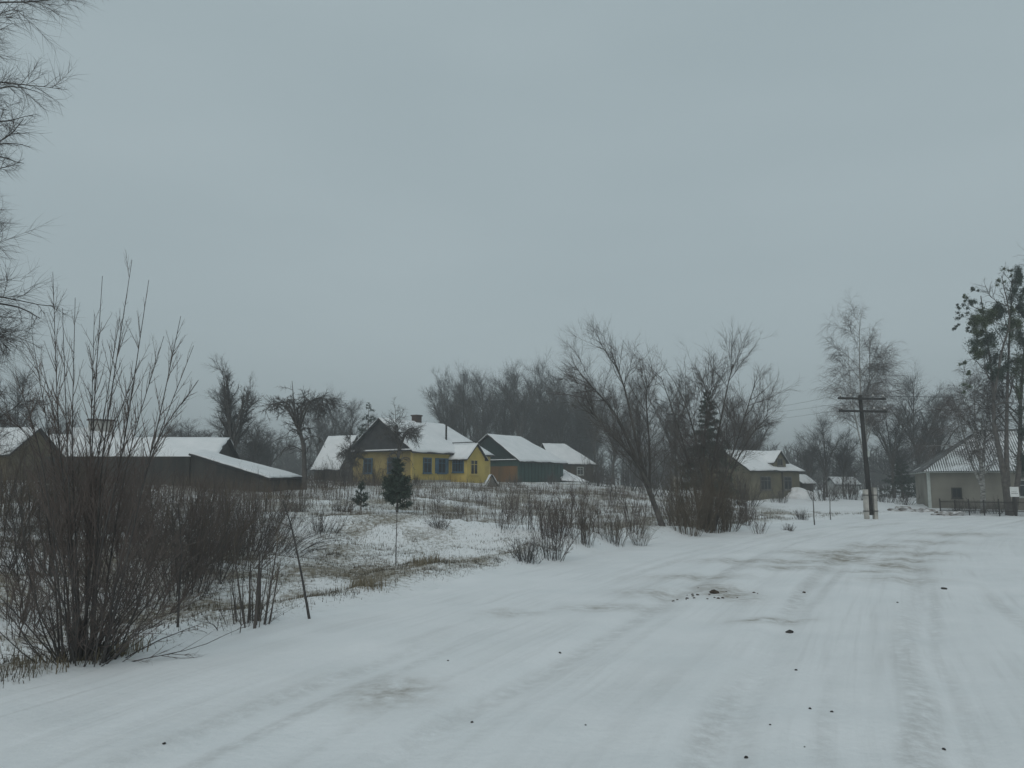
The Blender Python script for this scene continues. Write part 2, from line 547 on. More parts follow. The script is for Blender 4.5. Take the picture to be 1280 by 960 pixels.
def road_z(s, a, x, y):
    z = 0.05 * vnoise(s / 2.3, a / 5.0, 11) + 0.03 * vnoise(x / 1.3 + y / 3.0, y / 0.7, 17) + 0.012 * vnoise(s / 0.5, a / 2.2, 12) + 0.008 * vnoise(x / 0.3, y / 0.3, 13)
    for c, d in ((-2.6, 0.035), (-4.2, 0.045), (-6.5, 0.045), (-8.2, 0.045), (-5.4, 0.02), (-9.5, 0.03)):
        cc = c + 0.35 * vnoise(a / 9.0, np.full_like(a, c), 14)
        z = z - d * np.exp(-((s - cc) / 0.22) ** 2) + 0.4 * d * np.exp(-((s - cc - 0.38) / 0.16) ** 2)
    return z * sstep(0.3, -1.2, s) * sstep(-ROADW - 0.2, -ROADW + 1.0, s)

def road():
    a = np.concatenate([np.arange(22, 40, 0.10), np.arange(40, 62, 0.16), np.arange(62, 150, 0.4)])
    s = np.concatenate([np.linspace(0.55, -ROADW - 0.5, 160)])
    ex, ey = np.interp(a, EA, EP[:, 0]), np.interp(a, EA, EP[:, 1])
    nx, ny = np.interp(a, EA, EN[:, 0]), np.interp(a, EA, EN[:, 1])
    A, S = np.meshgrid(a, s, indexing='ij')
    wav = 0.28 * vnoise(A / 2.6, A * 0, 21) + 0.16 * vnoise(A / 0.8, A * 0, 22)
    S2 = S + wav * sstep(-1.0, 0.3, S)
    X = ex[:, None] + S2 * nx[:, None]
    Y = ey[:, None] + S2 * ny[:, None]
    hg = height(X, Y, S2)
    Z = hg * sstep(-0.4, 0.3, S2) + road_z(S2, A, X, Y) + 0.012 - 0.16 * sstep(0.12, 0.5, S) - 0.2 * sstep(-ROADW, -ROADW - 0.45, S)
    V = np.stack([X, Y, Z], -1).reshape(-1, 3)
    na, ns = A.shape
    i = np.arange(na - 1)[:, None] * ns + np.arange(ns - 1)[None, :]
    F = np.stack([i, i + 1, i + ns + 1, i + ns], -1).reshape(-1, 4)
    F = F[:, ::-1]
    me = mesh_np('road', V, F)
    uv = me.uv_layers.new(name='along')
    co = np.stack([S, A], -1).reshape(-1, 2)[F.ravel()]
    uv.data.foreach_set('uv', co.astype(np.float32).ravel())
    dirt = np.zeros_like(X)
    for px, py, hw, hh, k in STAINS:
        cx, cy, _ = gpix(px, py)
        rx, ry = hw * cy / FPX, hh * cy * cy / (FPX * CAMZ)
        dirt = np.maximum(dirt, 1.25 * k * np.exp(-(((X - cx) / rx) ** 2 + ((Y - cy - 0.1 * (X - cx)) / ry) ** 2)))
    at = me.attributes.new('dirt', 'FLOAT', 'POINT')
    at.data.foreach_set('value', dirt.astype(np.float32).ravel())
    trk = np.zeros_like(X)
    for c, w_, k in ((-2.3, .12, .5), (-2.75, .1, .6), (-4.1, .16, .8), (-4.5, .08, .5), (-6.3, .14, .7), (-6.75, .1, .6), (-8.1, .16, .8), (-8.5, .09, .5), (-5.5, .08, .4), (-9.6, .12, .5), (-3.4, .06, .3), (-7.4, .07, .35)):
        cc = c + 0.7 * vnoise(A / 11.0, np.full_like(A, c), 14) + 0.12 * vnoise(A / 2.5, np.full_like(A, c), 15)
        amp = np.clip(0.5 + 1.6 * vnoise(A / 4.5, np.full_like(A, c * 3), 16), 0, 1)
        trk = np.maximum(trk, k * amp * np.exp(-((S2 - cc) / w_) ** 4))
    at = me.attributes.new('track', 'FLOAT', 'POINT')
    at.data.foreach_set('value', trk.astype(np.float32).ravel())
    m, n, l, b = new_mat('packed_road_snow')
    b.inputs['Roughness'].default_value = 0.6
    b.inputs['Specular IOR Level'].default_value = 0.3
    uvn = n.new('ShaderNodeUVMap'); uvn.uv_map = 'along'
    tc = n.new('ShaderNodeTexCoord')
    at = n.new('ShaderNodeAttribute'); at.attribute_name = 'dirt'
    def noise(src, scale, stretch, det, rough=0.55):
        mp = n.new('ShaderNodeMapping'); mp.inputs['Scale'].default_value = stretch
        l.new(src, mp.inputs['Vector'])
        z = n.new('ShaderNodeTexNoise')
        z.inputs['Scale'].default_value = scale
        z.inputs['Detail'].default_value = det
        z.inputs['Roughness'].default_value = rough
        l.new(mp.outputs['Vector'], z.inputs['Vector'])
        return z.outputs['Fac']
    def ramp(src, p0, p1, c0, c1):
        r = n.new('ShaderNodeValToRGB')
        r.color_ramp.elements[0].position, r.color_ramp.elements[1].position = p0, p1
        r.color_ramp.elements[0].color, r.color_ramp.elements[1].color = (*c0, 1), (*c1, 1)
        l.new(src, r.inputs['Fac'])
        return r.outputs['Color']
    def mix(f, c1, c2, typ='MIX'):
        x = n.new('ShaderNodeMixRGB'); x.blend_type = typ
        for s_, v in (('Fac', f), ('Color1', c1), ('Color2', c2)):
            if isinstance(v, (float, tuple)):
                x.inputs[s_].default_value = v if isinstance(v, float) else (*v, 1)
            else:
                l.new(v, x.inputs[s_])
        return x.outputs['Color']
    uvo, ob = uvn.outputs['UV'], tc.outputs['Object']
    base = ramp(noise(ob, 0.8, (1, 1, 1), 5), 0.3, 0.7, SNOW2, SNOW1)
    tr = ramp(noise(uvo, 1.0, (1.9, 0.085, 1), 5, 0.6), 0.46, 0.66, (0, 0, 0), (1, 1, 1))
    tr2 = ramp(noise(uvo, 1.0, (9.0, 0.22, 1), 3, 0.6), 0.5, 0.68, (0, 0, 0), (1, 1, 1))
    pat = ramp(noise(ob, 0.33, (1, 1, 1), 3), 0.38, 0.62, (0, 0, 0), (1, 1, 1))
    fac = mix(1.0, tr, pat, 'MULTIPLY')
    col = mix(mix(1.0, fac, (0.45, 0.45, 0.45), 'MULTIPLY'), base, (0.62, 0.625, 0.625))
    col = mix(mix(1.0, mix(1.0, tr2, pat, 'MULTIPLY'), (0.3, 0.3, 0.3), 'MULTIPLY'), col, (0.56, 0.56, 0.555))
    tk = n.new('ShaderNodeAttribute'); tk.attribute_name = 'track'
    tn = ramp(noise(ob, 6.0, (1, 1, 1), 6, 0.75), 0.36, 0.58, (0, 0, 0), (0.85, 0.85, 0.85))
    tm = n.new('ShaderNodeMath'); tm.operation = 'MULTIPLY'
    l.new(tk.outputs['Fac'], tm.inputs[0]); l.new(tn, tm.inputs[1])
    col = mix(tm.outputs[0], col, (0.47, 0.465, 0.455))
    dn = noise(ob, 3.2, (1, 1, 1), 8, 0.7)
    ad = n.new('ShaderNodeMath'); ad.operation = 'MULTIPLY'
    sm = n.new('ShaderNodeMath'); sm.operation = 'MULTIPLY_ADD'
    sm.inputs[1].default_value = 5.0; sm.inputs[2].default_value = -1.75
    l.new(dn, sm.inputs[0])
    l.new(sm.outputs[0], ad.inputs[0]); l.new(at.outputs['Fac'], ad.inputs[1])
    ad.use_clamp = True
    col = mix(ad.outputs[0], col, (0.29, 0.262, 0.222))
    l.new(col, b.inputs['Base Color'])
    bp = n.new('ShaderNodeBump')
    bp.inputs['Strength'].default_value = 0.45
    bp.inputs['Distance'].default_value = 0.03
    nb = n.new('ShaderNodeMath'); nb.operation = 'ADD'
    l.new(noise(uvo, 1.0, (7, 0.9, 1), 5, 0.6), nb.inputs[0])
    l.new(noise(ob, 9, (1, 1, 1), 5, 0.6), nb.inputs[1])
    l.new(nb.outputs[0], bp.inputs['Height'])
    l.new(bp.outputs['Normal'], b.inputs['Normal'])
    o = obj('road', me, m)
    o['kind'] = 'structure'
road()

# ---------------------------------------------------------------- houses
def snow_sheet(parent, q, th, seed, name='roof_snow', res=(26, 14), m=None):
    """snow lying on the quad q (a,b,c,d), eaves a-b, thinning and ragged at the edges"""
    a, b, c, d = [np.array(p, float) for p in q]
    nu, nv = res
    U, W = np.meshgrid(np.linspace(0, 1, nu), np.linspace(0, 1, nv))
    rag = 0.035 * np.clip(vnoise(U * 9 + seed * 3.7, U * 0, seed + 5) + 0.25, 0, 1) + 0.02 * np.clip(vnoise(U * 31 + seed, U * 0, seed + 6), 0, 1)
    ragu = 0.022 * np.clip(vnoise(W * 7 + seed, W * 0 + 3, seed + 7) + 0.2, 0, 1)
    W = W + rag * (1 - W)
    U = U + ragu * (1 - 2 * U)
    P = (a * (1 - U[..., None]) + b * U[..., None]) * (1 - W[..., None]) + (d * (1 - U[..., None]) + c * U[..., None]) * W[..., None]
    nrm = np.cross(b - a, d - a)
    nrm = nrm / np.linalg.norm(nrm)
    e = np.minimum(np.minimum(U, 1 - U) * nu, np.minimum(W, 1 - W) * nv)
    t = th * (0.75 + 0.7 * vnoise(U * 6 + seed, W * 4, seed)) * np.clip(0.45 + e, 0, 1)
    top = P + nrm * t[..., None]
    bot = P + nrm * 0.004
    V = np.concatenate([top.reshape(-1, 3), bot.reshape(-1, 3)])
    N = nu * nv
    i = np.arange(nv - 1)[:, None] * nu + np.arange(nu - 1)[None, :]
    F = np.stack([i, i + 1, i + nu + 1, i + nu], -1).reshape(-1, 4)
    rim = np.concatenate([np.arange(nu), np.arange(1, nv) * nu + nu - 1, (nv - 1) * nu + np.arange(nu - 2, -1, -1), np.arange(nv - 2, -1, -1) * nu])
    R = np.stack([rim[:-1] + N, rim[1:] + N, rim[1:], rim[:-1]], -1)
    F = np.concatenate([F, F[:, ::-1] + N, R])
    return obj(name, mesh_np(name, V, F), m or M['snow'], parent)

def window(parent, face, x, z, w, h, mf, bars=1, mid=True, shutter=None):
    """window on a wall: face = (origin, along, outward) in local axes; x is its centre along, z its sill"""
    o, al, ou = [np.array(v, float) for v in face]
    def put(x0, x1, d0, d1, z0, z1, mb):
        V = [o + al * xx + ou * dd + np.array([0, 0, zz]) for zz in (z0, z1) for (xx, dd) in ((x0, d0), (x1, d0), (x1, d1), (x0, d1))]
        mb.poly(V, [(3, 2, 1, 0), (4, 5, 6, 7), (0, 1, 5, 4), (1, 2, 6, 5), (2, 3, 7, 6), (3, 0, 4, 7)])
    f = 0.09
    mb = MB()
    put(x - w / 2, x - w / 2 + f, 0.003, 0.07, z + f, z + h - f, mb)
    put(x + w / 2 - f, x + w / 2, 0.003, 0.07, z + f, z + h - f, mb)
    put(x - w / 2, x + w / 2, 0.003, 0.07, z + h - f, z + h, mb)
    put(x - w / 2, x + w / 2, 0.003, 0.07, z, z + f, mb)
    win = mb.build('window', mf, parent)
    mb = MB()
    put(x - w / 2 + f, x + w / 2 - f, 0.003, 0.025, z + f, z + h - f, mb)
    mb.build('pane', M['glass'], win)
    mb = MB()
    for k in range(bars):
        cx = x - w / 2 + w * (k + 1) / (bars + 1)
        put(cx - 0.025, cx + 0.025, 0.027, 0.06, z + f, z + h - f, mb)
    if mid:
        put(x - w / 2 + f, x + w / 2 - f, 0.027, 0.052, z + h * 0.66, z + h * 0.66 + 0.05, mb)
    mb.build('glazing_bar', mf, win)
    mb = MB()
    put(x - w / 2 - 0.05, x + w / 2 + 0.05, 0.003, 0.13, z - 0.06, z - 0.003, mb)
    mb.build('sill', mf, win)
    if shutter is not None:
        for sx in (-1, 1):
            mb = MB()
            c = x + sx * (w / 2 + 0.19)
            put(c - 0.17, c + 0.17, 0.003, 0.05, z, z + h, mb)
            mb.build('shutter', shutter, win)
    return win

def gable_house(name, label, cat, loc, rz, L, W, Hw, Hr, m_wall, m_gable, m_end=None, over=0.35, hipr=0.0, hipl=0.0, snow=0.14, seed=1, m_roof=None, group=None,
                snow_res=(30, 14), plinth=True):
    """x along the length, front wall at y=0, left end at x=0"""
    t = thing(name, label, cat, loc, rz, group)
    m_end = m_end or m_wall
    m_roof = m_roof or M['shingle']
    th = 0.2
    f0 = -0.8
    MB().box(0, L, 0, th, f0, Hw).build('front_wall', m_wall, t)
    MB().box(0, L, W - th, W, f0, Hw).build('back_wall', m_wall, t)
    MB().box(0.003, th, th, W - th, f0, Hw).build('end_wall', m_end, t)
    MB().box(L - th, L - 0.003, th, W - th, f0, Hw).build('end_wall', m_end, t)
    sl = Hr / (W / 2)
    ze = Hw - over * sl
    for k, (hip, x0, x1) in enumerate(((hipl, -0.02, th), (hipr, L - th, L + 0.02))):
        if hip == 0:
            z = Hw + 0.004
            V = [(x0, 0.05, z), (x0, W - 0.05, z), (x0, W / 2, Hw + Hr - 0.1), (x1, 0.05, z), (x1, W - 0.05, z), (x1, W / 2, Hw + Hr - 0.1)]
            MB().poly(V, [(0, 2, 1), (3, 4, 5), (0, 1, 4, 3), (1, 2, 5, 4), (2, 0, 3, 5)]).build('gable', m_gable, t)
    xl, xr = -over, L + over
    rl, rr = xl + hipl, xr - hipr
    zt = Hw + Hr + 0.03
    e = 0.04
    A, B_, Cc, D = (xl, -over, ze + e), (xr, -over, ze + e), (rr, W / 2, zt + e), (rl, W / 2, zt + e)
    E, Fq = (xl, W + over, ze + e), (xr, W + over, ze + e)
    rb = MB().slab([A, B_, Cc, D], 0.09).slab([Fq, E, D, Cc], 0.09)
    if hipr:
        rb.slab([B_, Fq, Cc], 0.09)
    if hipl:
        rb.slab([E, A, D], 0.09)
    roof = rb.build('roof', m_roof, t)
    if snow:
        def lift(p):
            return (p[0], p[1], p[2] + 0.006)
        snow_sheet(roof, [lift(p) for p in (A, B_, Cc, D)], snow, seed, res=snow_res)
        snow_sheet(roof, [lift(p) for p in (Fq, E, D, Cc)], snow, seed + 1)
        if hipr:
            snow_sheet(roof, [lift(p) for p in (B_, Fq, Cc, Cc)], snow, seed + 2)
        if hipl:
            snow_sheet(roof, [lift(p) for p in (E, A, D, D)], snow, seed + 3)
    return t, dict(zt=zt, ze=ze, sl=sl, roof=roof)

FRONT = ((0, 0, 0), (1, 0, 0), (0, -1, 0))
LEFTW = ((0.003, 0, 0), (0, 1, 0), (-1, 0, 0))

# yellow house with porch
def yellow_house():
    rz = math.radians(55)
    c = gp(515, 68)
    z0 = zpix(604, 68)
    L, W = 11.0, 7.4
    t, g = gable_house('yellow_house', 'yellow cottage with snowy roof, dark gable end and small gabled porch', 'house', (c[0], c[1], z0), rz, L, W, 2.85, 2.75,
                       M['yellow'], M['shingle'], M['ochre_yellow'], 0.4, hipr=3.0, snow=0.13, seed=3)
    # front wall: windows in blue
    for x in (1.9, 3.85):
        window(t, FRONT, x, 0.85, 1.1, 1.35, M['blue'], shutter=M['blue'] if x > 3 else None)
    window(t, FRONT, 9.4, 0.85, 1.1, 1.35, M['blue'])
    window(t, LEFTW, 2.3, 0.85, 1.1, 1.35, M['blue'])
    window(t, LEFTW, 5.2, 0.85, 1.1, 1.35, M['blue'])
    MB().box(-0.06, L + 0.06, -0.06, -0.004, -0.8, 0.28).build('plinth', M['concrete'], t)
    for x0 in (-0.03, L - 0.15):
        MB().box(x0, x0 + 0.18, -0.035, -0.004, 0.285, 2.84).build('corner_board', M['yellow_trim'], t)
    # snow line on the gable base ledge
    led = MB().box(-0.5, -0.004, -0.2, W + 0.2, 2.72, 2.80).build('gable_ledge', M['shingle'], t)
    MB().box(-0.48, -0.03, -0.15, W + 0.15, 2.803, 2.90).build('roof_snow', M['snow'], led)
    # chimney and stove pipe
    xm = 4.6
    ch = MB().box(xm - 0.35, xm + 0.35, W / 2 - 0.3, W / 2 + 0.3, 5.0, 6.15).build('chimney', M['brick'], g['roof'])
    MB().box(xm - 0.42, xm + 0.42, W / 2 - 0.37, W / 2 + 0.37, 6.153, 6.27).build('chimney_cap', M['brick'], g['roof'])
    MB().tube([(6.0, 1.3, 3.4), (6.0, 1.3, 5.35)], 0.09, 8).build('stove_pipe', M['iron'], g['roof'])
    # porch, projecting from the front near the right end
    px0, px1, pd, ph = 5.05, 7.65, 1.9, 2.3
    MB().box(px0, px1, -pd, -pd + 0.12, -0.8, ph).build('porch_wall', M['yellow'], t)
    MB().box(px0, px0 + 0.12, -pd + 0.12, -0.07, -0.8, ph).build('porch_wall', M['yellow'], t)
    MB().box(px1 - 0.12, px1, -pd + 0.12, -0.07, -0.8, ph).build('porch_wall', M['yellow'], t)
    xm = (px0 + px1) / 2
    z1 = ph + 1.25
    V = [(px0, -pd - 0.02, ph + 0.003), (px1, -pd - 0.02, ph + 0.003), (xm, -pd - 0.02, z1 - 0.06), (px0, -pd + 0.1, ph + 0.003), (px1, -pd + 0.1, ph + 0.003), (xm, -pd + 0.1, z1 - 0.06)]
    MB().poly(V, [(0, 1, 2), (3, 5, 4), (0, 3, 4, 1), (1, 4, 5, 2), (2, 5, 3, 0)]).build('porch_gable', M['yellow'], t)
    a, b, c_, d = (px0 - 0.3, -pd - 0.25, ph - 0.24), (px0 - 0.3, 1.0, ph - 0.24), (xm, 1.6, z1), (xm, -pd - 0.25, z1)
    a2, b2 = (px1 + 0.3, -pd - 0.25, ph - 0.24), (px1 + 0.3, 1.0, ph - 0.24)
    pr = MB().slab([b, a, d, c_], 0.07).slab([a2, b2, c_, d], 0.07).build('porch_roof', M['shingle'], t)
    up = lambda p: (p[0], p[1], p[2] + 0.01)
    snow_sheet(pr, [up(p) for p in (b, a, d, c_)], 0.11, 21, res=(14, 10))
    snow_sheet(pr, [up(p) for p in (a2, b2, c_, d)], 0.11, 22, res=(14, 10))
    MB().tube([(xm, -pd - 0.2, z1 + 0.13), (xm, 1.5, z1 + 0.13)], 0.045, 6).build('ridge_cap', M['iron'], pr)
    PF = ((px0, -pd, 0), (1, 0, 0), (0, -1, 0))
    window(t, PF, 1.0, 0.75, 1.1, 1.35, M['yellow_trim'], bars=1)
    PL = ((px0, -pd, 0), (0, 1, 0), (-1, 0, 0))
    window(t, PL, 0.98, 0.95, 1.3, 1.2, M['blue'], bars=3)
    return t
yellow_house()

def green_barn():
    c = gp(649, 80)
    z0 = zpix(604.5, 80)
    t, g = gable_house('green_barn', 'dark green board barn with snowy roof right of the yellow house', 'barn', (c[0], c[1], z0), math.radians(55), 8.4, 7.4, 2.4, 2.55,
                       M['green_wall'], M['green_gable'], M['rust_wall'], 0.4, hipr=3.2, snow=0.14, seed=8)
    MB().box(-0.03, -0.002, 0.0, 7.4, 1.75, 2.38).build('frieze_board', M['green_wall'], t)
    for k in range(13):                                   # upright battens of the front wall
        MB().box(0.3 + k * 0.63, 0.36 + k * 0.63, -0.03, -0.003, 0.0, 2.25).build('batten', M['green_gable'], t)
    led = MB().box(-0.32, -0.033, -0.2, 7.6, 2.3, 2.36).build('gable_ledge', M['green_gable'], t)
    MB().box(-0.31, -0.035, -0.15, 7.5, 2.363, 2.44).build('roof_snow', M['snow'], led)
green_barn()

def house_behind_barn():
    c = gp(693, 98)
    z0 = zpix(602, 98)
    t, g = gable_house('farm_outbuilding', 'brown outbuilding with hipped snowy roof behind the green barn', 'building', (c[0], c[1], z0), math.radians(18), 5.2, 6.5, 2.3, 2.4,
                       M['brown_board'], M['brown_board'], None, 0.35, hipr=3.0, snow=0.14, seed=12)
    window(t, FRONT, 3.4, 0.8, 0.9, 1.0, M['trim_white'])
house_behind_barn()

def lean_to():
    c = gp(700, 87)
    z0 = hz(c[0], c[1])
    t = thing('lean_to_shelter', 'low lean-to with a steep snow covered roof at the right end of the green barn', 'shed', (c[0], c[1], z0), math.radians(10))
    h = zpix(582, 87) - z0
    MB().box(0.0, 0.14, 0, 0.14, -0.5, h * 0.3).build('post', M['dark_board'], t)
    MB().box(0.0, 0.14, 2.3, 2.44, -0.5, h - 0.12).build('post', M['dark_board'], t)
    MB().slab([(0.16, 2.2, -0.5), (1.5, 2.1, -0.5), (1.4, 2.1, 0.9), (0.16, 2.2, h - 0.2)], 0.05).build('side_wall', M['dark_board'], t)
    q = [(-0.1, -1.3, 0.1), (3.1, -0.7, -0.05), (1.5, 2.3, 1.05), (-0.1, 2.5, h + 0.1)]
    r = MB().slab(q, 0.07).build('roof', M['shingle'], t)
    snow_sheet(r, [(p[0], p[1], p[2] + 0.01) for p in q], 0.13, 31)
lean_to()

def kennel():
    c = gp(615, 66)
    t = thing('dog_kennel', 'small wooden A-frame kennel with snow on its roof beside the yellow porch', 'kennel', (c[0], c[1], hz(c[0], c[1])), math.radians(12))
    t.scale = (0.75, 0.75, 0.85)
    a, b = [(-0.75, 0, 0.0), (0, 0, 1.15), (0, 1.2, 1.15), (-0.75, 1.2, 0.0)], [(0.75, 1.2, 0.0), (0, 1.2, 1.15), (0, 0, 1.15), (0.75, 0, 0.0)]
    r = MB().slab(a[::-1], 0.06).slab(b[::-1], 0.06).build('roof', M['grey_board'], t)
    MB().poly([(-0.6, 0.1, -0.1), (0.6, 0.1, -0.1), (0, 0.1, 0.98), (-0.6, 0.16, -0.1), (0.6, 0.16, -0.1), (0, 0.16, 0.98)],
              [(0, 1, 2), (3, 5, 4), (0, 3, 4, 1), (1, 4, 5, 2), (2, 5, 3, 0)]).build('front_board', M['grey_board'], t)
    snow_sheet(r, [(-0.75, 1.2, 0.01), (-0.75, 0, 0.01), (0, 0, 1.16), (0, 1.2, 1.16)], 0.13, 33, res=(10, 10))
    snow_sheet(r, [(0.75, 0, 0.01), (0.75, 1.2, 0.01), (0, 1.2, 1.16), (0, 0, 1.16)], 0.13, 34, res=(10, 10))
kennel()

def olive_house():
    c = gp(938, 75)
    z0 = zpix(625, 75)
    L, W, Hw, Hr = 7.2, 5.6, 2.9, 1.75
    t, g = gable_house('olive_house', 'olive plastered house with gabled dormer and snowy roof beyond the willow', 'house', (c[0], c[1], z0), math.radians(33), L, W, Hw, Hr,
                       M['olive'], M['olive'], M['olive'], 0.4, snow=0.13, seed=41, hipr=2.0)
    window(t, FRONT, 2.2, 0.9, 1.5, 1.3, M['grey_board'], bars=2)
    window(t, FRONT, 5.4, 0.9, 1.2, 1.3, M['grey_board'])
    window(t, LEFTW, 2.8, 0.9, 1.2, 1.3, M['grey_board'])
    # dormer
    d0, d1, dz = 3.6, 5.4, Hw + 0.75
    y0 = 0.12
    dt = Hw + Hr + 0.02
    dr = MB().box(d0, d1, y0, y0 + 0.12, Hw + 0.15, dz).box(d0, d0 + 0.1, y0 + 0.12, 2.2, Hw + 0.3, dz).box(d1 - 0.1, d1, y0 + 0.12, 2.2, Hw + 0.3, dz)
    xm = (d0 + d1) / 2
    dr.poly([(d0, y0, dz), (d1, y0, dz), (xm, y0, dt - 0.05), (d0, y0 + 0.12, dz), (d1, y0 + 0.12, dz), (xm, y0 + 0.12, dt - 0.05)],
            [(0, 1, 2), (3, 5, 4), (0, 3, 4, 1), (1, 4, 5, 2), (2, 5, 3, 0)])
    dr = dr.build('dormer', M['olive'], t)
    a, b, c_, d = (d0 - 0.25, y0 - 0.25, dz - 0.2), (d0 - 0.25, 2.4, dz - 0.2), (xm, 2.75, dt), (xm, y0 - 0.25, dt)
    a2, b2 = (d1 + 0.25, y0 - 0.25, dz - 0.2), (d1 + 0.25, 2.4, dz - 0.2)
    MB().slab([b, a, d, c_], 0.06).slab([a2, b2, c_, d], 0.06).build('dormer_roof', M['shingle'], dr)
    up = lambda p: (p[0], p[1], p[2] + 0.01)
    snow_sheet(dr, [up(p) for p in (b, a, d, c_)], 0.12, 44, res=(12, 8))
    snow_sheet(dr, [up(p) for p in (a2, b2, c_, d)], 0.12, 45, res=(12, 8))
    window(t, ((d0, y0, Hw), (1, 0, 0), (0, -1, 0)), 0.9, 0.28, 0.8, 0.75, M['grey_board'], bars=1, mid=False)
    MB().tube([(4.5, -0.12, 0.0), (4.5, -0.12, Hw - 0.2)], 0.05, 6).build('downpipe', M['iron'], t)
olive_house()

def small_shed(name, label, px, pyb, Y, rz, L, W, Hw, Hr, mw, seed, hipr=0.0, mroof=None):
    c = gp(px, Y)
    t, g = gable_house(name, label, 'shed', (c[0], c[1], zpix(pyb, Y)), math.radians(rz), L, W, Hw, Hr, mw, mw, None, 0.25, hipr=hipr, snow=0.13, seed=seed, m_roof=mroof)
    return t
small_shed('garden_shed', 'small dark shed with snowy roof right of the olive house', 1004, 624, 83, 30, 1.6, 2.4, 1.7, 0.75, M['dark_board'], 51)
small_shed('white_outhouse', 'whitewashed outbuilding glimpsed through bare trees left of the utility pole', 1046, 628, 92, 5, 2.6, 2.5, 2.1, 0.7, M['white_wall'], 53)

def covered_heap():
    rng = np.random.default_rng(5)
    c = gp(998, 78)
    u, v = np.meshgrid(np.linspace(0, 2 * math.pi, 40, endpoint=False), np.linspace(0, math.pi / 2 + 0.25, 16))
    x, y, z = np.cos(u) * np.sin(v) * 1.45, np.sin(u) * np.sin(v) * 1.1, np.cos(v) * 0.85
    k = 1 + 0.7 * vnoise(u * 2 * 0 + x * 2 + 4, y * 2 + z * 2, 61)
    V = np.stack([x * k, y * k, z * k], -1).reshape(-1, 3)
    i = np.arange(15)[:, None] * 40
    j = np.arange(40)[None, :]
    F = np.stack([i + j, i + 40 + j, i + 40 + (j + 1) % 40, i + (j + 1) % 40], -1).reshape(-1, 4)
    o = obj('snow_covered_heap', mesh_np('snow_covered_heap', V, F), M['snow'])
    o.location = (c[0], c[1], hz(c[0], c[1]) + 0.12)
    tag(o, 'rounded heap buried under snow next to the olive house', 'heap')
covered_heap()

# left farm sheds
def long_barn():
    c = gp(84, 52)
    z0 = zpix(618, 52)
    L = (262 - 84) * 0.052 / math.cos(math.radians(5)) * 0.98
    t, g = gable_house('long_barn', 'long dark plank barn with a snow covered roof behind the tall roadside shrub', 'barn', (c[0], c[1], z0), math.radians(3), L, 5.4,
                       zpix(571, 52) - z0, zpix(551, 54.7) - zpix(571, 52) + 0.15, M['dark_board'], M['dark_board'], None, 0.3, snow=0.14, seed=61)
long_barn()

def low_shed():
    A, B_ = pt(236, 567, 46), pt(337, 598, 45)
    Cc, D = pt(381, 596.5, 49), pt(250, 562.5, 51)
    z0 = zpix(618, 46)
    t = thing('low_shed', 'low dark shed with one snowy roof slope falling to the right', 'shed', (A[0], A[1], z0))
    rel = lambda p, dz=0: (p[0] - A[0], p[1] - A[1], p[2] - z0 + dz)
    a, b, c, d = rel(A), rel(B_), rel(Cc), rel(D)
    def wall(p, q, nm):
        n = Vector((q[1] - p[1], p[0] - q[0], 0)).normalized()
        MB().slab([(p[0], p[1], -0.8), (q[0], q[1], -0.8), (q[0], q[1], q[2] - 0.13), (p[0], p[1], p[2] - 0.13)], 0.12).build(nm, M['dark_board'], t)
    ins = lambda p, k=0.04: tuple(p[i] * (1 - k) + (a[i] + b[i] + c[i] + d[i]) / 4 * k for i in range(2)) + (p[2],)
    ai, bi, ci, di = ins(a), ins(b), ins(c), ins(d)
    wall(ai, bi, 'front_wall')
    wall(bi, ci, 'end_wall')
    wall(di, ai, 'end_wall')
    wall(ci, di, 'back_wall')
    # the taller left half of the front, up to the ridge
    lf = rel(pt(222, 571, 46))
    MB().box(lf[0] - 7.6, ai[0] - 0.02, -0.02, 0.14, -0.8, lf[2] + 0.02).build('side_wall', M['dark_board'], t)
    r = MB().slab([a, b, c, d], 0.1).build('roof', M['shingle'], t)
    snow_sheet(r, [(p[0], p[1], p[2] + 0.01) for p in (a, b, c, d)], 0.13, 66)
low_shed()

def grey_barn():
    c = gp(392, 86)
    z0 = zpix(604, 86)
    t, g = gable_house('grey_barn', 'small barn with pale grey gable and snowy roof left of the yellow house', 'barn', (c[0], c[1], z0), math.radians(-28), 3.4, 5.0, zpix(584, 86) - z0,
                       zpix(546, 88) - zpix(584, 86), M['brown_board'], M['grey_board'], M['grey_board'], 0.3, snow=0.14, seed=71)
grey_barn()

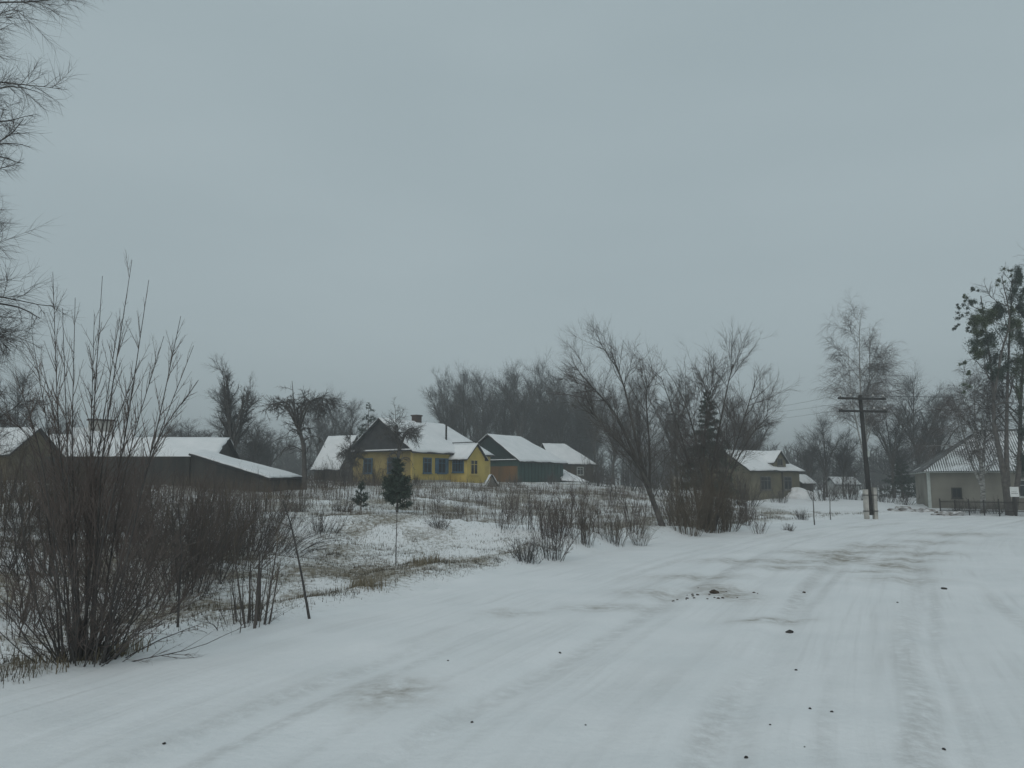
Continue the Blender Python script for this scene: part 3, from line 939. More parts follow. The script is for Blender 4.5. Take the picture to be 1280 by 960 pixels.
def left_houses():
    c = gp(96, 75)
    z0 = zpix(606, 75)
    t, g = gable_house('brown_house', 'brown house with a broad chimney behind the long barn at left', 'house', (c[0], c[1], z0), math.radians(40), 5.0, 4.6, zpix(566, 75) - z0, 2.4,
                       M['tan_wall'], M['tan_wall'], M['tan_wall'], 0.35, snow=0.13, seed=75)
    MB().box(1.2, 3.2, 1.9, 2.6, zpix(545, 76) - z0 - 0.6, zpix(524, 76) - z0).build('chimney', M['concrete'], g['roof'])
    MB().box(1.05, 3.35, 1.75, 2.75, zpix(524, 76) - z0 + 0.003, zpix(524, 76) - z0 + 0.16).build('chimney_cap', M['brick'], g['roof'])
    c = gp(-62, 58)
    z0 = zpix(612, 58)
    t, g = gable_house('ochre_cottage', 'ochre cottage with snowy roof at the far left edge', 'house', (c[0], c[1], z0), math.radians(-6), 4.3, 5.5, zpix(566, 58) - z0, 1.9,
                       M['ochre'], M['ochre'], M['ochre'], 0.35, snow=0.13, seed=78)
    window(t, FRONT, 3.2, 0.8, 0.9, 1.1, M['trim_white'])
    c = gp(28, 66)
    z0 = zpix(608, 66)
    gable_house('rust_shed', 'rust brown shed with snowy roof between the ochre cottage and the long barn', 'shed', (c[0], c[1], z0), math.radians(2), 3.6, 4.4, zpix(571, 66) - z0, 1.9,
                M['rust_wall'], M['rust_wall'], None, 0.3, snow=0.13, seed=81)
left_houses()

# right house with corrugated roof: snow lies in the troughs of the sheets
def corrugated_house():
    c = gp(1162, 62)
    z0 = zpix(635, 62)
    rz = math.radians(-21)
    L, W, Hw, Hr, ov = 14.0, 9.0, 2.75, 3.3, 0.45
    t = thing('corrugated_roof_house', 'grey beige house with corrugated hipped roof dusted with snow, behind the road bend', 'house', (c[0], c[1], z0), rz)
    MB().box(0, L, 0, 0.2, -0.6, Hw).build('front_wall', M['plaster'], t)
    MB().box(0, L, W - 0.2, W, -0.6, Hw).build('back_wall', M['plaster'], t)
    MB().box(0.003, 0.2, 0.2, W - 0.2, -0.6, Hw).build('end_wall', M['plaster'], t)
    MB().box(L - 0.2, L - 0.003, 0.2, W - 0.2, -0.6, Hw).build('end_wall', M['plaster'], t)
    MB().box(-ov + 0.02, L + ov, -ov + 0.02, -0.004, Hw - 0.06, Hw - 0.02).build('soffit', M['trim_white'], t)
    MB().box(-ov + 0.02, -0.004, 0, W + ov, Hw - 0.06, Hw - 0.02).build('soffit', M['trim_white'], t)
    MB().box(-0.05, 0.16, -0.045, -0.004, -0.5, Hw - 0.064).build('corner_board', M['trim_white'], t)
    MB().box(-0.05, -0.004, 0.0, 0.25, -0.5, Hw - 0.064).build('corner_board', M['trim_white'], t)
    hw = W / 2 + ov
    def plane(o, ux, uy, width, hipa, hipb, name):
        """corrugated plane: o eave corner, ux along eave, uy up the slope (vector to ridge level)"""
        o, ux, uy = np.array(o), np.array(ux), np.array(uy)
        nrm = np.cross(ux, uy); nrm /= np.linalg.norm(nrm)
        pitch = 0.17
        n = int(width / pitch) * 6
        xs = np.linspace(0, width, n)
        lim = np.minimum(np.minimum(xs / max(hipa, 1e-6), 1), np.minimum((width - xs) / max(hipb, 1e-6), 1))
        w = 0.026 * np.cos(2 * math.pi * xs / pitch)
        rows = np.linspace(0, 1, 7)
        V = np.array([[o + ux * x + uy * (l * r) + nrm * (ww + 0.05 - 0.012 * (r > 0)) for x, l, ww in zip(xs, lim, w)] for r in rows]).reshape(-1, 3)
        i = np.arange(6)[:, None] * n + np.arange(n - 1)[None, :]
        F = np.stack([i, i + 1, i + n + 1, i + n], -1).reshape(-1, 4)
        r_ = obj(name, mesh_np(name, V, F), M['slate'], t)
        xs2 = np.linspace(0, width, 160)
        lim2 = np.minimum(np.minimum(xs2 / max(hipa, 1e-6), 1), np.minimum((width - xs2) / max(hipb, 1e-6), 1))
        rr = np.linspace(0.01, 0.985, 40)
        V = np.array([[o + ux * x + uy * (l * r) for x, l in zip(xs2, lim2)] for r in rr])
        k = 0.052 - 0.001 + 0.03 * vnoise(xs2[None, :] / 1.3 + rr[:, None] * 0, rr[:, None] * 5 + 0 * xs2[None, :], 91) - 0.010 * rr[:, None]
        V = (V + nrm * k[..., None]).reshape(-1, 3)
        i = np.arange(39)[:, None] * 160 + np.arange(159)[None, :]
        F = np.stack([i, i + 1, i + 161, i + 160], -1).reshape(-1, 4)
        obj('roof_snow', mesh_np('roof_snow', V, F), M['snow'], r_)
        return r_
    rise = Hr
    plane((-ov, -ov, Hw - 0.02), (1, 0, 0), (0, hw, rise), L + 2 * ov, hw, hw, 'roof_slope')
    plane((L + ov, W + ov, Hw - 0.02), (-1, 0, 0), (0, -hw, rise), L + 2 * ov, hw, hw, 'roof_slope')
    plane((-ov, W + ov, Hw - 0.02), (0, -1, 0), (hw, 0, rise), W + 2 * ov, hw, hw, 'roof_slope')
    plane((L + ov, -ov, Hw - 0.02), (0, 1, 0), (-hw, 0, rise), W + 2 * ov, hw, hw, 'roof_slope')
    top = Hw + rise + 0.05
    for a, b in (((-ov, -ov, Hw + 0.05), (hw - ov, hw - ov, top)), ((hw - ov, hw - ov, top), (L + ov - hw, hw - ov, top)), ((-ov, W + ov, Hw + 0.05), (hw - ov, hw - ov, top))):
        MB().tube([a, b], 0.09, 6).build('ridge_cap', M['slate'], t)
    window(t, FRONT, 1.9, 0.75, 0.7, 0.8, M['dark_board'], mid=False)
    window(t, FRONT, 6.6, 0.85, 1.3, 1.3, M['trim_white'])
    window(t, FRONT, 10.0, 0.85, 1.3, 1.3, M['trim_white'])
    MB().box(8.0, 8.9, -0.06, -0.004, -0.1, 1.95).build('door', M['olive'], t)
corrugated_house()

# ---------------------------------------------------------------- utility pole, wires, posts, fence, notice
def pole(px, Y, pytop, name, label, lean=0.0, rz=0.0):
    c = gp(px, Y)
    H = zpix(pytop, Y) - c[2]
    t = thing(name, label, 'utility pole', c, rz)
    MB().tube([(0, 0, 0.25), (lean * 0.5, 0, H * 0.5), (lean, 0, H)], [0.15, 0.13, 0.10], 10).build('pole_shaft', M['pole'], t, True)
    for sx in (-1, 1):
        MB().box(sx * 0.27 - 0.1, sx * 0.27 + 0.1, -0.12, 0.12, -0.6, 1.75 + sx * 0.05).build('concrete_stub', M['concrete'], t)
    for z in (0.45, 1.35):
        MB().box(-0.39, 0.39, -0.135, -0.122, z, z + 0.05).box(-0.39, 0.39, 0.122, 0.135, z, z + 0.05).box(-0.39, -0.372, -0.122, 0.122, z, z + 0.05).box(0.372, 0.39, -0.122, 0.122, z, z + 0.05).build('binding_band', M['iron'], t)
    pts = []
    for k, dz in enumerate((0.22, 0.95)):
        xo = lean * (1 - dz / H)
        arm = MB().box(xo - 1.5, xo + 1.5, -0.21, -0.11, H - dz - 0.06, H - dz + 0.06).build('crossarm', M['pole'], t)
        for x in (-1.35, -0.7, 0.7, 1.35):
            MB().tube([(xo + x, -0.16, H - dz + 0.05), (xo + x, -0.16, H - dz + 0.17)], [0.02, 0.02], 6).build('insulator_pin', M['iron'], arm)
            MB().tube([(xo + x, -0.16, H - dz + 0.14), (xo + x, -0.16, H - dz + 0.19), (xo + x, -0.16, H - dz + 0.25)], [0.045, 0.05, 0.03], 8).build('insulator', M['ceramic'], arm)
            p = Matrix.Rotation(rz, 3, 'Z') @ Vector((xo + x, -0.16, H - dz + 0.2))
            pts.append(Vector(c) + p)
    MB().box(-0.1, 0.02, -0.17, -0.13, 3.55, 3.85).build('number_plate', M['trim_white'], t)
    return pts
P1 = pole(1089, 46, 494, 'utility_pole', 'wooden utility pole with two crossarms and pale concrete footing by the road bend', lean=-0.28, rz=math.radians(10))
P2 = pole(846, 84, 516, 'utility_pole', 'distant utility pole with crossarms standing behind the leaning willow', rz=math.radians(40))
P3 = pole(1420, 40, 478, 'utility_pole', 'utility pole far to the right where the wires from the bend lead', rz=math.radians(4))

def wire(a, b, sag, label):
    t = np.linspace(0, 1, 25)
    a, b = np.array(a), np.array(b)
    mid = a * 0.5 + b * 0.5
    P = a + (b - a) * t[:, None]
    P[:, 2] -= sag * 4 * t * (1 - t)
    me_V, F = tubes(P[None], np.full((1, 25), 0.006), 4)
    o = obj('overhead_wire', mesh_np('overhead_wire', me_V - mid, F), M['iron'])
    o.location = mid
    tag(o, label, 'wire', 'overhead wires')
for k in (0, 3, 5):
    wire(P1[k], P2[k], 0.55, 'thin overhead wire running from the crossarms back towards the leaning willow')
    wire(P1[k], P3[k], 0.35, 'thin overhead wire running right from the crossarms across the road')

def stake(px, pyb, pyt, lean, label, r=0.03, m='bark'):
    c = gpix(px, pyb)
    H = zpix(pyt, c[1]) - c[2]
    n = 7
    pts = [(lean * H * k / (n - 1) + 0.01 * math.sin(k * 2.1), 0.012 * math.cos(k * 1.7), -0.15 + (H + 0.15) * k / (n - 1)) for k in range(n)]
    o = MB().tube(pts, list(np.linspace(r, r * 0.6, n)), 6).build('fence_stake', M[m], None, True)
    o.location = c
    tag(o, label, 'stake')
stake(1018, 657, 622, 0.0, 'thin wooden stake at the field edge, left of the pair before the pole', 0.035)
stake(1038, 650, 618, 0.02, 'thin wooden stake at the field edge nearer the utility pole', 0.03)
stake(933, 651, 629, 0.0, 'short grey stub beside the brown thicket at the field edge', 0.09, 'grey_board')

def fence():
    a, b = gp(1176, 53), gp(1330, 49)
    t = thing('wire_fence', 'low dark fence of thin posts and rails in front of the corrugated roof house', 'fence', a)
    A, B_ = Vector(a), Vector(b)
    n = 9
    rng = np.random.default_rng(4)
    for k in range(n):
        p = A.lerp(B_, k / (n - 1))
        p.z = hz(p.x, p.y)
        q = p - A
        MB().tube([(q.x, q.y, q.z - 0.3), (q.x + rng.normal(0, .02), q.y, q.z + 1.05 + rng.uniform(-0.1, .12))], 0.045, 6).build('post', M['pole'], t)
    for z in (0.3, 0.85):
        P = []
        for k in range(n):
            p = A.lerp(B_, k / (n - 1))
            P.append((p.x - A.x, p.y - A.y - 0.06, hz(p.x, p.y) + z - A.z))
        MB().tube(P, 0.022, 5).build('rail', M['pole'], t)
    P = MB()
    for k in range(150):
        p = A.lerp(B_, (k + 0.5) / 150)
        z = hz(p.x, p.y) - A.z
        P.tube([(p.x - A.x, p.y - A.y - 0.02, z), (p.x - A.x, p.y - A.y - 0.02, z + 0.95)], 0.008, 3)
    P.build('wire_mesh', M['iron'], t)
fence()

def notice():
    c = gp(1270, 50.5)
    t = thing('notice_post', 'dark post carrying a small white notice sheet beside the roadside trees', 'sign', c, math.radians(-18))
    MB().box(-0.07, 0.07, -0.06, 0.06, -0.4, 1.85).build('post', M['pole'], t)
    h = zpix(621, 50.5) - c[2]
    MB().box(-0.24, 0.24, -0.09, -0.064, h, h + 0.62).build('notice_sheet', M['paper'], t)
    MB().box(-0.18, 0.18, -0.095, -0.0905, h + 0.2, h + 0.23).box(-0.18, 0.12, -0.095, -0.0905, h + 0.3, h + 0.32).build('print_line', M['slate'], t)
notice()

def antenna():
    c = gp(579, 92)
    H = zpix(467, 92) - c[2]
    t = thing('antenna_mast', 'thin television antenna mast rising among trees behind the yellow house', 'antenna', c)
    MB().tube([(0, 0, -0.3), (0, 0, H)], 0.045, 6).build('mast', M['iron'], t)
    MB().tube([(-0.45, 0, H - 0.15), (0.45, 0, H - 0.15)], 0.025, 5).build('boom', M['iron'], t)
    for k in range(5):
        x = -0.4 + 0.2 * k
        MB().tube([(x, -0.4, H - 0.15), (x, 0.4, H - 0.15)], 0.015, 4).build('rod', M['iron'], t)
    MB().tube([(-0.12, 0, H - 0.1), (-0.12, 0, H + 0.45)], 0.03, 5).tube([(0.2, 0, H - 0.1), (0.2, 0, H + 0.45)], 0.03, 5).build('dipole', M['iron'], t)
antenna()

# ---------------------------------------------------------------- trees
def big_tree(seed, H, crown_r, r0, twig_r, n1=18, n2=6, n3=6, n4=3, forks=6, droop=0.0, low=.12):
    rng = np.random.default_rng(seed)
    j = lambda s: rng.normal(0, s)
    tr = [([(0, 0, -0.3), (j(.1), j(.1), H * 0.2), (j(.3), j(.3), H * 0.5), (j(.4), j(.4), H * 0.95)], r0, 0.025)]
    for k in range(forks):
        a = k * 2 * math.pi / forks + rng.uniform(0, .9)
        e = crown_r * rng.uniform(.4, .95)
        z = H * rng.uniform(low, low + .2)
        tr.append(([(0, 0, z), (math.cos(a) * e * .25, math.sin(a) * e * .25, z + (H - z) * .25), (math.cos(a) * e * .65, math.sin(a) * e * .65, z + (H - z) * .55),
                    (math.cos(a) * e, math.sin(a) * e, z + (H - z) * (.97 - .42 * (e / crown_r) ** 2 - rng.uniform(0, .08)))], r0 * 0.5, 0.02))
    Lr = crown_r / H
    specs = [dict(n=n1, t0=0.25, a=0.6, asd=0.2, len=Lr * 1.05, tl=0.4, r=r0 * 0.18, seg=4, wob=0.09, g=0.12 - droop * 0.3, sides=4, tip=0.3),
             dict(n=n2, t0=0.15, a=0.6, asd=0.2, len=0.7, r=twig_r * 1.4, seg=3, wob=0.11, g=0.08 - droop * 0.6, sides=3, tip=0.4),
             dict(n=n3, t0=0.15, a=0.55, asd=0.25, len=0.72, r=twig_r, seg=2, wob=0.12, g=0.05 - droop, sides=3, tip=0.4)]
    if n4:
        specs.append(dict(n=n4, t0=0.2, a=0.5, asd=0.25, len=0.7, r=twig_r * 0.75, seg=1, wob=0.2, g=0.05 - droop, sides=3, tip=0.4))
    return grow(rng, tr, specs)

def tree(name, label, px, Y, pytop, width_px, seed, r0=0.22, twig=0.018, rz=0.0, group=None, mats=('bark', 'twig_far'), pyb=None, **kw):
    c = gp(px, Y)
    H = zpix(pytop, Y) - c[2]
    lv = big_tree(seed, H, width_px * Y / FPX / 2, r0, twig, **kw)
    return plant(name, label, 'tree', c, lv, M[mats[0]], M[mats[1]], rz, group)

# row behind the houses
ROW_L = 'tall bare deciduous tree in the dense row behind the yellow house and green barn'
row_px = [(556, 470, 112), (578, 476, 120), (603, 474, 108), (628, 470, 114), (650, 463, 110), (676, 466, 116), (700, 470, 110), (722, 476, 118), (744, 482, 112), (590, 482, 126), (665, 478, 128), (712, 486, 130), (566, 486, 118), (638, 480, 122), (690, 482, 124), (735, 492, 126)]
protos = []
for k in range(4):
    px, py, Y = row_px[k]
    protos.append(tree('bare_tree', ROW_L, px, Y, py, 80, 100 + k, 0.24, 0.0115, group='trees in a row behind the houses', low=.2))
HP = [zpix(row_px[k][1], row_px[k][2]) - gp(row_px[k][0], row_px[k][2])[2] for k in range(4)]
for k in range(4, len(row_px)):
    px, py, Y = row_px[k]
    c = gp(px, Y)
    copy_thing(protos[k % 4], ROW_L, c, k * 1.9, (zpix(py, Y) - c[2]) / HP[k % 4])
# further background trees
def copy_tree_at(p, label, px, Y, py, rz, group=None, wide=1.0):
    c = gp(px, Y)
    s = (zpix(py, Y) - c[2]) / HP[p]
    return copy_thing(protos[p], label, c, rz, (s * wide, s * wide, s), group)
LOWL = 'low hazy bare tree beyond the grey barn, left of the yellow house'
for k, (px, py, Y) in enumerate([(398, 510, 110), (416, 503, 115), (436, 507, 112)]):
    copy_tree_at(k, ('left', 'middle', 'right')[k] + ' one of three low hazy bare trees beyond the grey barn', px, Y, py, 1.1 + k, 'low trees left of the yellow house', 1.25)
for k, (px, py, Y) in enumerate([(236, 530, 78), (212, 538, 90), (318, 528, 75), (336, 540, 80)]):
    copy_tree_at(k, ('bushy bare tree above the right end of the long barn roof', 'low bushy bare tree above the middle of the long barn roof', 'bushy bare tree right of the dark upright tree', 'low bushy bare tree left of the curved apple tree')[k], px, Y, py, 2.0 + k, 'bushy trees behind the left sheds', 1.9)
copy_tree_at(1, 'reddish bushy bare tree behind the ochre cottage at the left edge', 14, 70, 478, 0.4, None, 1.3)
copy_tree_at(2, 'bare tree behind the brown house with the broad chimney', 62, 84, 518, 2.4, None, 1.5)
BW = 'bare tree standing behind the leaning willow clump'
for k, (px, py, Y) in enumerate([(768, 492, 95), (800, 486, 100), (842, 478, 92), (920, 500, 90), (946, 512, 96)]):
    copy_tree_at(k % 4, ('leftmost', 'second from left', 'third from left', 'second from right', 'rightmost')[k] + ' of the bare trees behind the willow clump', px, Y, py, 0.7 * k, 'bare trees behind the willows', 1.2)
OR = 'bare orchard tree right of the utility pole, left of the corrugated roof house'
for k, (px, py, Y) in enumerate([(1118, 505, 84), (1150, 484, 88), (1176, 500, 90)]):
    copy_tree_at(k, ('bare orchard tree just right of the utility pole', 'tallest bare orchard tree between the pole and the corrugated roof', 'bare orchard tree above the left slope of the corrugated roof')[k], px, Y, py, 0.9 + 1.3 * k, 'orchard trees by the corrugated roof house', 1.35)
for k, (px, py, Y) in enumerate([(1034, 530, 82), (1056, 540, 86), (1012, 545, 90)]):
    copy_tree_at(k + 1, ('small bare tree at the left of the whitewashed outbuilding', 'small bare tree right behind the whitewashed outbuilding', 'small bare tree behind the garden shed')[k], px, Y, py, 1.5 * k, 'small trees left of the pole', 1.2)

tree('dark_bare_tree', 'dark upright bare tree with knobby branches above the snowy left sheds', 287, 60, 462, 76, 140, 0.30, 0.011, mats=('bark', 'twig_dark'), n1=20, n2=6, n3=5, n4=3, forks=7)

def apple_tree(name, label, px, Y, pytop, seed, trunk, mats=('bark', 'twig_dark'), group=None):
    c = gp(px, Y)
    H = zpix(pytop, Y) - c[2]
    rng = np.random.default_rng(seed)
    k = H
    fork_pt = np.array(trunk[-1]) * k
    tr = [(np.array(trunk) * k, 0.17, 0.11)]
    for a in np.arange(7) * 0.9 + rng.uniform(0, .3):
        e = rng.uniform(.13, .25) * k
        up = rng.uniform(0.16, 0.36) * k
        tr.append(([fork_pt * rng.uniform(.8, .98), fork_pt + (math.cos(a) * e * .45, math.sin(a) * e * .45, up * .6), fork_pt + (math.cos(a) * e, math.sin(a) * e, up * .75),
                    fork_pt + (math.cos(a) * e * 1.3, math.sin(a) * e * 1.3, up * .45)], 0.075, 0.02))
    for f_, a in ((.55, 2.9), (.7, .3), (.8, 4.2), (.85, 1.4)):
        b_ = resample(np.array(trunk) * k, 21)[int(20 * f_)]
        e = rng.uniform(.16, .24) * k
        tr.append(([b_, b_ + (math.cos(a) * e * .4, math.sin(a) * e * .4, .05 * k), b_ + (math.cos(a) * e * .8, math.sin(a) * e * .8, .04 * k), b_ + (math.cos(a) * e * 1.1, math.sin(a) * e * 1.1, -.05 * k)], .045, .012))
    tr.append(([fork_pt, fork_pt + (-.03 * k, 0, .15 * k), fork_pt + (-.06 * k, .02, k - fork_pt[2])], 0.07, 0.015))
    lv = grow(rng, tr, [dict(n=14, t0=0.2, a=0.9, asd=.3, len=.45, lmax=1.5, r=0.026, seg=5, wob=.24, g=-.06, sides=4),
                        dict(n=9, t0=.1, a=.9, asd=.3, len=.55, r=.013, seg=3, wob=.25, g=-.03, sides=3),
                        dict(n=3, t0=.1, a=.8, asd=.3, len=.6, r=.010, seg=1, wob=.2, g=.0, sides=3)])
    return plant(name, label, 'tree', c, lv, M[mats[0]], M[mats[1]], 0, group)
apple_tree('apple_tree', 'gnarled bare apple tree with a curved trunk beside the low snowy shed', 381, 48, 476, 150, [(0, 0, -.05), (-.01, 0, .2), (-.03, 0, .42), (-.09, 0, .6)])
apple_tree('apple_tree', 'crooked bare apple tree before the dark gable of the yellow house', 500, 61, 508, 151, [(0, 0, -.05), (.0, 0, .15), (-.03, 0, .3), (-.02, .0, .5)])
apple_tree('apple_tree', 'low spreading bare fruit tree left of the yellow house', 437, 63, 540, 152, [(0, 0, -.05), (.03, 0, .15), (.02, 0, .3), (.04, .0, .4)])

# birches
def birch(label, px, Y, pytop, width_px, seed, dens=1.0, lowest=.3, twig=.016):
    c = gp(px, Y)
    H = zpix(pytop, Y) - c[2]
    rng = np.random.default_rng(seed)
    cr = width_px * Y / FPX / 2
    tr = [([(0, 0, -0.3), (.1, .0, H * .3), (-.1, .1, H * .6), (.1, 0, H * .98)], .2, .02), ([(0, 0, H * .25), (.5, .3, H * .45), (1.0, .4, H * .7), (1.2, .5, H * .9)], .1, .015), ([(0, 0, H * .2), (-.6, .1, H * .4), (-1.2, -.3, H * .62), (-1.3, -.4, H * .84)], .1, .015)]
    lv = grow(rng, tr, [dict(n=19, t0=lowest, a=.72, asd=.18, len=cr / H * 1.45, tl=.5, r=.045, seg=6, wob=.10, g=.03, sides=4, tip=.25),
                        dict(n=10 * dens, t0=.15, a=.7, asd=.25, len=.5, r=twig, seg=4, wob=.12, g=-.10, sides=3),
                        dict(n=10 * dens, t0=.1, a=.6, asd=.25, len=1.0, lmax=1.4, r=twig * .65, seg=2, wob=.1, g=-.38, sides=3, tip=.5)])
    return plant('birch_tree', label, 'tree', c, lv, M['birch'], M['twig_birch'])
birch('tall pale birch with drooping twigs rising behind the utility pole', 1085, 76, 398, 128, 160, 1.4, .3, .012)
birch('weeping pale birch in front of the corrugated roof house', 1229, 55, 470, 128, 161, 1.25, .25, .011)

# left edge tree, trunk outside the frame
def left_willow():
    c = gp(-108, 19)
    rng = np.random.default_rng(170)
    H = 15.0
    tr = [([(0, 0, -.3), (.1, .1, 3), (-.2, .2, 8), (.1, 0, H)], .32, .03),
          ([(0, 0, 1.5), (.4, .2, 3.6), (.6, .2, 6.5), (.6, .1, 10.5)], .15, .03),
          ([(0, .0, 2.0), (-.9, .5, 4.5), (-1.4, .7, 8), (-1.6, .9, 12)], .18, .03),
          ([(0, .0, 1.8), (.1, -.7, 4.5), (.3, -1.0, 8), (.5, -1.2, 12.5)], .16, .03)]
    lv = grow(rng, tr, [dict(n=52, t0=.14, a=.95, asd=.2, len=.19, tl=.15, r=.03, seg=6, wob=.13, g=-.02, sides=4, tip=.25),
                        dict(n=11, t0=.15, a=.75, asd=.25, len=.5, r=.008, seg=4, wob=.15, g=-.04, sides=3),
                        dict(n=13, t0=.1, a=.7, asd=.25, len=.8, r=.0042, seg=2, wob=.16, g=-.04, sides=3, tip=.5)])
    plant('willow_tree', 'tall bare tree leaning its fine drooping branches in from the left edge', 'tree', c, lv, M['bark'], M['twig'])
left_willow()

# leaning willow clump mid right
def willows():
    rng = np.random.default_rng(180)
    Y = 31.5
    b = gp(832, Y)
    def P(px, py, dy=0):
        q = pt(px, py, Y + dy)
        return (q[0] - b[0], q[1] - b[1], q[2] - b[2])
    tr = [([(0, 0, -.3), P(806, 600), P(770, 520, .5), P(728, 470, 1)], .14, .015),
          ([P(818, 630), P(800, 570), P(782, 490, -.5), P(764, 440, -.8)], .085, .012),
          ([P(812, 615), P(812, 560, .6), P(808, 500, .8), P(812, 470, 1)], .06, .012),
          ([P(822, 640), P(800, 585, -.6), P(762, 540, -1), P(730, 505, -1.4)], .07, .012)]
    SP = [dict(n=24, t0=.2, a=.55, asd=.2, len=.34, tl=.3, r=.016, seg=5, wob=.13, g=.07, sides=4, tip=.25),
          dict(n=9, t0=.15, a=.55, asd=.2, len=.55, r=.0068, seg=4, wob=.15, g=.06, sides=3),
          dict(n=9, t0=.15, a=.55, asd=.2, len=.66, r=.0042, seg=2, wob=.15, g=.05, sides=3, tip=.5)]
    plant('willow_tree', 'bare willow with two dark trunks leaning left at the road edge', 'tree', b, grow(rng, tr, SP), M['bark'], M['twig'])
    b0 = b
    Y = 34.0
    b = gp(884, Y)
    tr = [([(0, 0, -.3), P(880, 600), P(862, 520, .5), P(842, 475, 1)], .07, .012),
          ([(0.1, 0, -.3), P(890, 590, .5), P(906, 500, .8), P(916, 455, .8)], .075, .012),
          ([(0.2, 0.1, -.3), P(905, 600, -.5), P(925, 540, -.5), P(945, 475, -.8)], .07, .012),
          ([(0.2, -.1, -.3), P(915, 590, .5), P(942, 540, .8), P(962, 520, 1)], .055, .012),
          ([(-0.2, 0, -.3), P(866, 600), P(850, 540), P(826, 470)], .07, .012),
          ([(-.1, .2, -.3), P(880, 560, 1), P(884, 500, 1.3), P(880, 480, 1.6)], .07, .012)]
    plant('willow_tree', 'many stemmed bare willow fanning out right of the leaning trunks', 'tree', b, grow(rng, tr, SP), M['bark'], M['twig'])
willows()

# mistletoe-laden trees at the right edge
def leaf_ball(rng, c, r, n, size):
    d = unit(rng.normal(0, 1, (n, 3))) * np.abs(rng.normal(.5, .36, (n, 1)))
    k = 1 + .5 * vnoise(d[:, 0] * 2.3 + c[0], d[:, 1] * 2.3 + d[:, 2] * 2.3 + c[2], 5)
    P = np.array(c) + d * np.array(r) * k[:, None]
    a = unit(rng.normal(0, 1, (n, 3)))
    b = unit(np.cross(a, rng.normal(0, 1, (n, 3))))
    s = size * rng.uniform(.6, 1.3, (n, 1))
    V = np.stack([P - a * s, P + b * s * .35, P + a * s, P - b * s * .35], 1).reshape(-1, 3)
    F = np.arange(4 * n).reshape(n, 4)
    return V, F
def mistletoe_trees():
    Y = 52.0
    b = gp(1262, Y)
    rng = np.random.default_rng(190)
    def P(px, py, dy=0):
        q = pt(px, py, Y + dy)
        return np.array((q[0] - b[0], q[1] - b[1], q[2] - b[2]))
    tr = [([(0, 0, -.3), P(1254, 590), P(1243, 530), P(1240, 470, .4), P(1226, 370, .8)], .26, .03),
          ([P(1259, 610), P(1258, 550, .4), P(1260, 460, .8), P(1266, 350, .5)], .2, .03),
          ([(0.3, 0.2, -.3), P(1274, 580, .5), P(1277, 480, .8), P(1290, 340, .8)], .24, .03),
          ([P(1242, 500), P(1252, 440, -.5), P(1262, 400, -.8), P(1252, 345, -1)], .1, .02)]
    lv = grow(rng, tr, [dict(n=13, t0=.35, a=.8, asd=.2, len=.20, tl=.3, r=.06, seg=5, wob=.18, g=.05, sides=4, tip=.25),
                        dict(n=7, t0=.2, a=.7, asd=.2, len=.5, r=.02, seg=3, wob=.2, g=0, sides=3),
                        dict(n=6, t0=.2, a=.6, asd=.2, len=.55, r=.012, seg=2, wob=.2, g=-.03, sides=3)])
    t = plant('mistletoe_tree', 'tall dark tree hung with green mistletoe and ivy at the right edge', 'tree', b, lv, M['bark'], M['twig_dark'])
    big = [(1236, 400, .9, 1.0, .2), (1231, 422, .95, 1.0, 0), (1238, 446, .85, .9, .1), (1224, 412, .7, .8, -.3), (1243, 466, .5, .7, 0), (1248, 386, .6, .8, .3), (1219, 436, .5, .6, .2),
           (1278, 380, .8, 1.3, .2), (1282, 420, .8, 1.3, .4), (1280, 470, .7, 1.5, .3), (1282, 530, .6, 1.5, .3), (1270, 350, .6, .9, .1), (1266, 405, .6, 1.0, -.2), (1283, 590, .6, 1.3, .4)]
    for k, (px, py, rx, rz_, dy) in enumerate(big):
        VV, FF = [], []
        for q in range(7):
            o_ = rng.normal(0, .45, 3) * (rx, rx, rz_)
            f_ = rng.uniform(.35, .65)
            V, F = leaf_ball(rng, P(px, py, dy) + o_, (rx * f_, rx * f_, rz_ * f_), 600, .058)
            FF.append(F + 2400 * q)
            VV.append(V)
        obj('ivy_clump', mesh_np('ivy_clump', np.concatenate(VV), np.concatenate(FF), False), M['ivy' if k % 3 else 'mistletoe'], t)['kind'] = 'stuff'
    small = [(1210, 385, .34), (1202, 396, .3), (1214, 402, .3), (1224, 373, .4), (1205, 372, .2), (1198, 384, .2), (1216, 378, .25), (1262, 388, .5), (1206, 484, .36), (1212, 466, .2), (1262, 455, .35), (1260, 338, .3),
             (1218, 445, .3), (1196, 408, .18), (1228, 392, .4), (1220, 362, .2), (1210, 410, .2), (1204, 452, .22), (1250, 352, .3)]
    for px, py, r in small:
        VV, FF = [], []
        for q in range(4):
            o_ = rng.normal(0, .6, 3) * r
            V, F = leaf_ball(rng, P(px, py, rng.uniform(-.4, .4)) + o_, (r * .6, r * .6, r * .5), 90, .055)
            VV.append(V)
            FF.append(F + 360 * q)
        obj('mistletoe_clump', mesh_np('mistletoe_clump', np.concatenate(VV), np.concatenate(FF), False), M['mistletoe' if rng.random() < .6 else 'ivy'], t)['kind'] = 'stuff'
mistletoe_trees()

